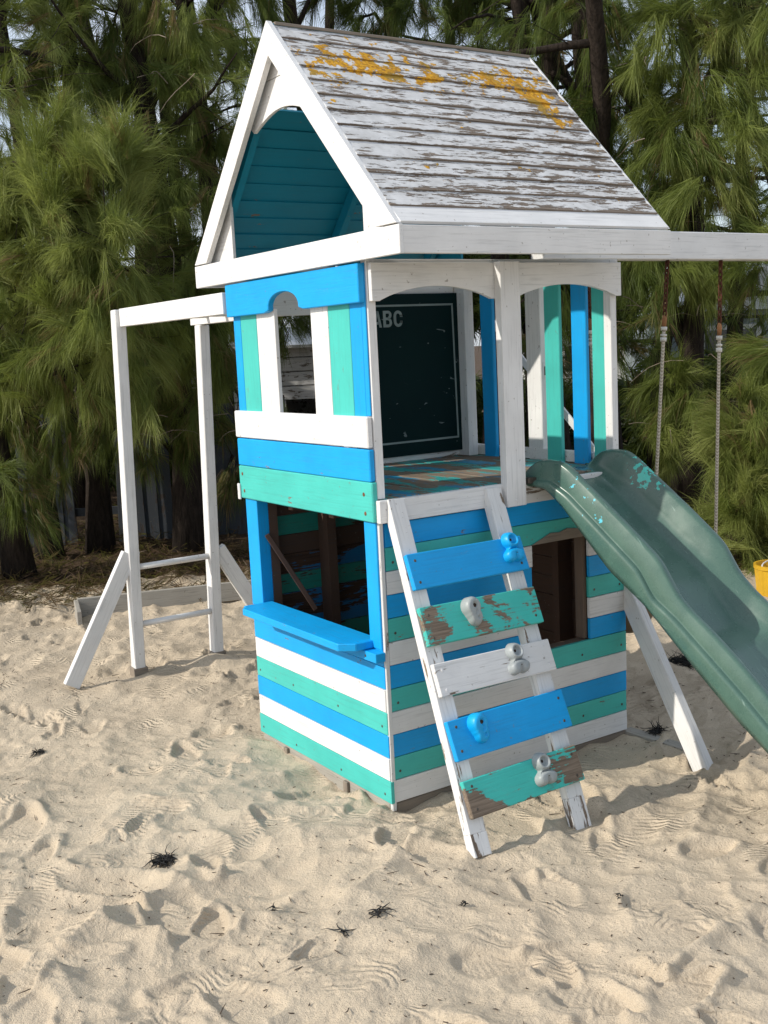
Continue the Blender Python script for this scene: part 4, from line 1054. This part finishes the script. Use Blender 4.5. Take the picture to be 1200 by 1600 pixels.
# unseen trees added to darken the understory, left of the frame
for i, (u, d) in enumerate([(-330, 10.9), (-520, 11.6), (-420, 13.0), (-760, 12.4)]):
    tree(*TP(u, d), 8, .14, ['added shade casuarina just outside the left edge', 'second added shade casuarina outside the left edge', 'back added shade casuarina outside the left edge', 'farthest added shade casuarina outside the left edge'][i], 80 + i,
         nl=16, first=1.0, tufts=330, reach=2.2, leaf=LEAFD, n_per=24, nlen=.30, wid=.011)
# dense far thicket that closes the view low down, left side
def thicket(name, u0, u1, v0, v1, d0, d1, n, label, seed, leaf):
    r = np.random.default_rng(seed); C = []
    for _ in range(n):
        C.append(tuple(UV(r.uniform(u0, u1), r.uniform(v0, v1), r.uniform(d0, d1))))
    Dv = r.normal(size=(n, 3)); Dv[:, 2] -= .5; Dv /= np.linalg.norm(Dv, axis=1)[:, None]
    V, F, tt = needles(np.array(C), Dv, 22, .42, .30, .35, r.uniform(.1, .5, n), seed, .016)
    me = tris_mesh(name, V, F, tt); o = link(name, me, leaf); tag(o, label, 'thicket', None, 'stuff'); return o
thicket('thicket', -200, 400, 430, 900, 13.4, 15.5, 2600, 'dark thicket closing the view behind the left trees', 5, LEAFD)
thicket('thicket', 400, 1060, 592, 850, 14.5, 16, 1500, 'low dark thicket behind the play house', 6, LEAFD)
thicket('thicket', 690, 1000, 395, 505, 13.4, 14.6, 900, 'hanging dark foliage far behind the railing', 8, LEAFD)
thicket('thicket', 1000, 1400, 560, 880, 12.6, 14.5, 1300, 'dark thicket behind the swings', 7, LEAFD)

# bare drooping twigs in front of the dark
def bare_twigs():
    mb = MB(); R = random.Random(4)
    for _ in range(90):
        u = R.choice([R.uniform(0, 380), R.uniform(960, 1200)]); v = R.uniform(100, 860) if u > 600 else R.uniform(40, 700); d = R.uniform(8.2, 9.0)
        p = UV(u, v, d); a = R.uniform(0, 6.28); L = R.uniform(.15, .55); dr_ = Vector((math.cos(a), math.sin(a), R.uniform(-.3, .8))).normalized()
        pts = [p]
        for k in range(5): dr_ = (dr_ + Vector((R.gauss(0, .15), R.gauss(0, .15), -.22))).normalized(); pts.append(pts[-1] + dr_ * L / 5)
        mb.tube(pts, [.0035, .003, .0028, .0022, .0016, .001], 4, False)
    o = mb.build('bare_twigs', TWIG, None, True); tag(o, 'pale bare dead twigs curling among the casuarinas', 'twigs', None, 'stuff')
bare_twigs()

# ================================================================== BEYOND THE TREES
FENCE = painted('blue_grey_fence_paint', (.045, .053, .064), .3, wood=(.06, .05, .045), dirt=.5, rough=.8)
fx, fy = TP(230, 9.7)
fn = thing('plank_fence', (fx, fy, .05), 'old blue grey plank fence in the dark behind the left trees', 'fence')
rails_ = MB()
for z in (.35, 1.0):
    a = TP(-140, 9.76); b = TP(470, 10.06); rails_.bar((a[0], a[1], z), (b[0], b[1], z), .07, .03, (0, 0, 1))
rails_.build('fence_rail', FENCE, fn)
R = random.Random(9)
for i in range(28):
    u = -130 + i * 21.5
    if R.random() < .34 and i not in (10, 11, 21, 22, 23): continue
    x, y = TP(u, 9.72 + i * .012); h = R.uniform(1.15, 1.4); le = R.uniform(-.05, .05)
    board('fence_plank', (x, y, -.05), (x + le * RT[0], y + le * RT[1], h), .13, .018, (RT[0], RT[1], 0), FENCE, fn, .002)
# grey shed seen through the side window
bx_, by_ = TP(475, 12.3)
SHEDW = painted('weathered_shed_boards', (.50, .50, .50), .36, wood=(.16, .14, .12), dirt=.6, rough=.8)
shd = thing('plank_shed', (bx_, by_, .1), 'grey weathered plank shed seen through the side window', 'shed')
ex = Vector((RT[0], RT[1], 0)); ey = Vector((FW[0], FW[1], 0))
sc_ = Vector((bx_, by_, 0)) + ey * .0
for i in range(11):
    z = .15 + i * .155
    if z < 1.15:
        board('wall_plank', sc_ - ex * 1.2 + Vector((0, 0, z)), sc_ - ex * .12 + Vector((0, 0, z)), .145, .02, (0, 0, 1), SHEDW, shd)
        board('wall_plank', sc_ + ex * .32 + Vector((0, 0, z)), sc_ + ex * 1.5 + Vector((0, 0, z)), .145, .02, (0, 0, 1), SHEDW, shd)
    else:
        board('wall_plank', sc_ - ex * 1.2 + Vector((0, 0, z)), sc_ + ex * 1.5 + Vector((0, 0, z)), .145, .02, (0, 0, 1), SHEDW, shd)
sbm = MB()
for a_, b_ in ((-1.2, 1.5),):
    p0 = sc_ + ex * a_ + ey * 1.6; p1 = sc_ + ex * b_ + ey * 1.6
    sbm.bar(p0 + Vector((0, 0, .9)), p1 + Vector((0, 0, .9)), 1.8, .03, (0, 0, 1))
    for e in (a_, b_): sbm.bar(sc_ + ex * e + Vector((0, 0, .9)) + ey * .02, sc_ + ex * e + ey * 1.6 + Vector((0, 0, .9)), 1.8, .03, (0, 0, 1))
sbm.build('side_walls', SHEDW, shd)
srf = MB(); srf.bar(sc_ - ex * 1.35 - ey * .1 + Vector((0, 0, 1.86)) + ey * .9, sc_ + ex * 1.65 - ey * .1 + Vector((0, 0, 1.86)) + ey * .9, 2.0, .03, (FW[0], FW[1], .12))
srf.build('shed_roof', simple('pale_tin_roof', (.55, .57, .58), .45, .2), shd)
# white building glimpsed at the right between the trunks
WALLW = simple('white_render_wall', (.62, .62, .60), .7, var=.05, scale=3)
wx, wy = TP(1010, 17)
bd = thing('white_building', (wx, wy, .1), 'white rendered building glimpsed between the trunks on the right', 'building')
c0 = Vector((wx, wy, 0)); m_ = MB()
def wbox(mb, u0, u1, v0, v1, z0, z1):
    V = [c0 + ex * u + ey * v + Vector((0, 0, z)) for z in (z0, z1) for u, v in ((u0, v0), (u1, v0), (u1, v1), (u0, v1))]
    mb.add(V, [(0, 3, 2, 1), (4, 5, 6, 7), (0, 1, 5, 4), (1, 2, 6, 5), (2, 3, 7, 6), (3, 0, 4, 7)])
wbox(m_, -1.62, 1.1, 0, 3, 0, 1.76); m_.build('wall', WALLW, bd)
m_ = MB(); wbox(m_, -1.72, 1.2, -.15, 3.15, 1.763, 1.84); m_.build('roof_slab', WALLW, bd)
m_ = MB(); wbox(m_, -1.66, 1.15, -.08, -.002, .82, .90); m_.build('ledge', GREYL, bd)
DG = simple('dark_window_glass', (.03, .04, .05), .1, spec=.6)
for u in (-1.2, .2):
    m_ = MB(); wbox(m_, u, u + .7, -.03, .02, 1.15, 1.6); w_ = m_.build('window', WALLW, bd)
    m_ = MB(); wbox(m_, u + .05, u + .65, -.04, -.031, 1.19, 1.56); m_.build('pane', DG, w_)
wx, wy = TP(1185, 14.5); c0 = Vector((wx, wy, 0))
bd2 = thing('small_house', (wx, wy, .1), 'grey house with a pale pitched roof edge and window behind the far right trees', 'house')
HG = simple('blue_grey_house_wall', (.22, .26, .28), .7, var=.1, scale=4)
m_ = MB(); wbox(m_, -1.1, 2.2, 0, 2.5, 0, 1.95); m_.build('wall', HG, bd2)
m_ = MB(); P = [(-1.35, 1.93), (2.4, 1.93), (.5, 2.62)]
V = [c0 + ex * u + ey * v + Vector((0, 0, z)) for v in (-.2, 2.7) for u, z in P]; m_.add(V, [(0, 1, 2), (5, 4, 3), (0, 3, 4, 1), (1, 4, 5, 2), (2, 5, 3, 0)])
m_.build('roof', simple('pale_roofing', (.42, .45, .47), .6, var=.1, scale=5), bd2)
m_ = MB(); wbox(m_, -.7, .1, -.04, .01, 1.15, 1.75); w_ = m_.build('window', WALLW, bd2)
m_ = MB(); wbox(m_, -.63, .03, -.05, -.041, 1.21, 1.69); m_.build('pane', DG, w_)

# ================================================================== SMALL THINGS ON THE SAND
def seaweed(x, y, r, n, label, seed, flat=.5, L=.07):
    R = random.Random(seed); z = gz(x, y); mb = MB(); L *= .75; r *= .8; n = int(n * 1.5)
    for _ in range(n):
        a = R.uniform(0, 6.28); q = R.random() ** .7 * r; p = Vector((x + q * math.cos(a), y + q * math.sin(a) * .6, z + .004 + R.random() * .012))
        d = Vector((R.gauss(0, 1), R.gauss(0, 1), R.uniform(-.05, flat * 1.0))).normalized(); ll = L * R.uniform(.5, 1.4); pts = [p]
        for k in range(3): d = (d + Vector((R.gauss(0, .55), R.gauss(0, .55), R.gauss(-.25, .3)))).normalized(); pts.append(pts[-1] + d * ll / 3)
        mb.tube(pts, [.0022, .0020, .0012, .0005], 4, False)
    o = mb.build('seaweed_clump', WEED, None, True, origin=(x, y, z)); tag(o, label, 'seaweed', 'dry black seaweed tufts on the sand')
seaweed(-.871, .122, .045, 60, 'spiky black seaweed tuft left of the play house corner, largest of the foreground', 1)
seaweed(-.887, 1.532, .03, 22, 'tiny black seaweed sprig near the left edge below the slanting brace', 2, .4, .05)
seaweed(-.512, -.687, .030, 12, 'thin black seaweed strand in the middle foreground', 3, .15, .08)
seaweed(-.66, -.715, .018, 6, 'flat black seaweed sliver just left of the middle strand', 4, .05, .07)
seaweed(-.754, -.479, .016, 5, 'wispy grey black sprig up left of the middle strand', 5, .3, .04)
seaweed(-.277, -.803, .012, 6, 'small curled seaweed sprig below the ladder feet', 6, .3, .022)
seaweed(.137, -1.051, .012, 5, 'small seaweed sprig in the right foreground', 7, .2, .03)
seaweed(1.332, -.10, .06, 50, 'black seaweed heap against the ground sill under the slide', 8, .7, .07)
seaweed(2.22, .56, .16, 190, 'wide matted black seaweed heap in the sun behind the slide', 9, .35, .11)
seaweed(2.10, .40, .03, 24, 'little seaweed knot in shade before the wide heap', 10, .3, .05)
# bits of twig and bark scattered over the sand
def debris():
    mb = MB(); R = random.Random(3)
    cl_ = [DL(R.uniform(1.9, 8), R.uniform(-2.4, 2.4)) for _ in range(60)]
    for i in range(2600):
        if R.random() < .55: c = R.choice(cl_); x, y = c[0] + R.gauss(0, .09), c[1] + R.gauss(0, .09)
        else:
            d = R.uniform(1.7, 8.2); x, y = DL(d, R.uniform(-.45, .45) * d)
        z = gz(x, y) + .003; a = R.uniform(0, 6.28); L = R.uniform(.004, .016) * (3 if R.random() < .13 else 1)
        p = Vector((x, y, z)); d = Vector((math.cos(a), math.sin(a), R.uniform(-.05, .25)))
        mb.tube([p, p + d * L * .5 + Vector((R.gauss(0, .002), R.gauss(0, .002), 0)), p + d * L], [.0014, .0016, .0006], 4)
    o = mb.build('twig_litter', simple('dark_twig_bits', (.06, .042, .03), .9, var=.5, scale=90)); tag(o, 'dark twig and bark crumbs strewn over the sand', 'litter', None, 'stuff')
debris()
# brown needles lying under the trees
def litter():
    r = np.random.default_rng(2); n = 2600; C = []
    for _ in range(n):
        d = 7.5 + r.gamma(2.0, .75); l = r.uniform(-.45, .45) * d; x, y = DL(d, l); C.append((x, y, gz(x, y) + .012 + .02 * r.random()))
    Dv = r.normal(size=(n, 3)); Dv[:, 2] = np.abs(Dv[:, 2]) * .12; Dv /= np.linalg.norm(Dv, axis=1)[:, None]
    V, F, tt = needles(np.array(C), Dv, 12, .13, .30, .1, r.uniform(.1, .9, n), 3, .006)
    V[:, 2] = np.maximum(V[:, 2], .0)
    o = link('needle_litter', tris_mesh('needle_litter', V, F, tt), LITTER); tag(o, 'rust brown fallen needles under the trees', 'litter', None, 'stuff')
litter()
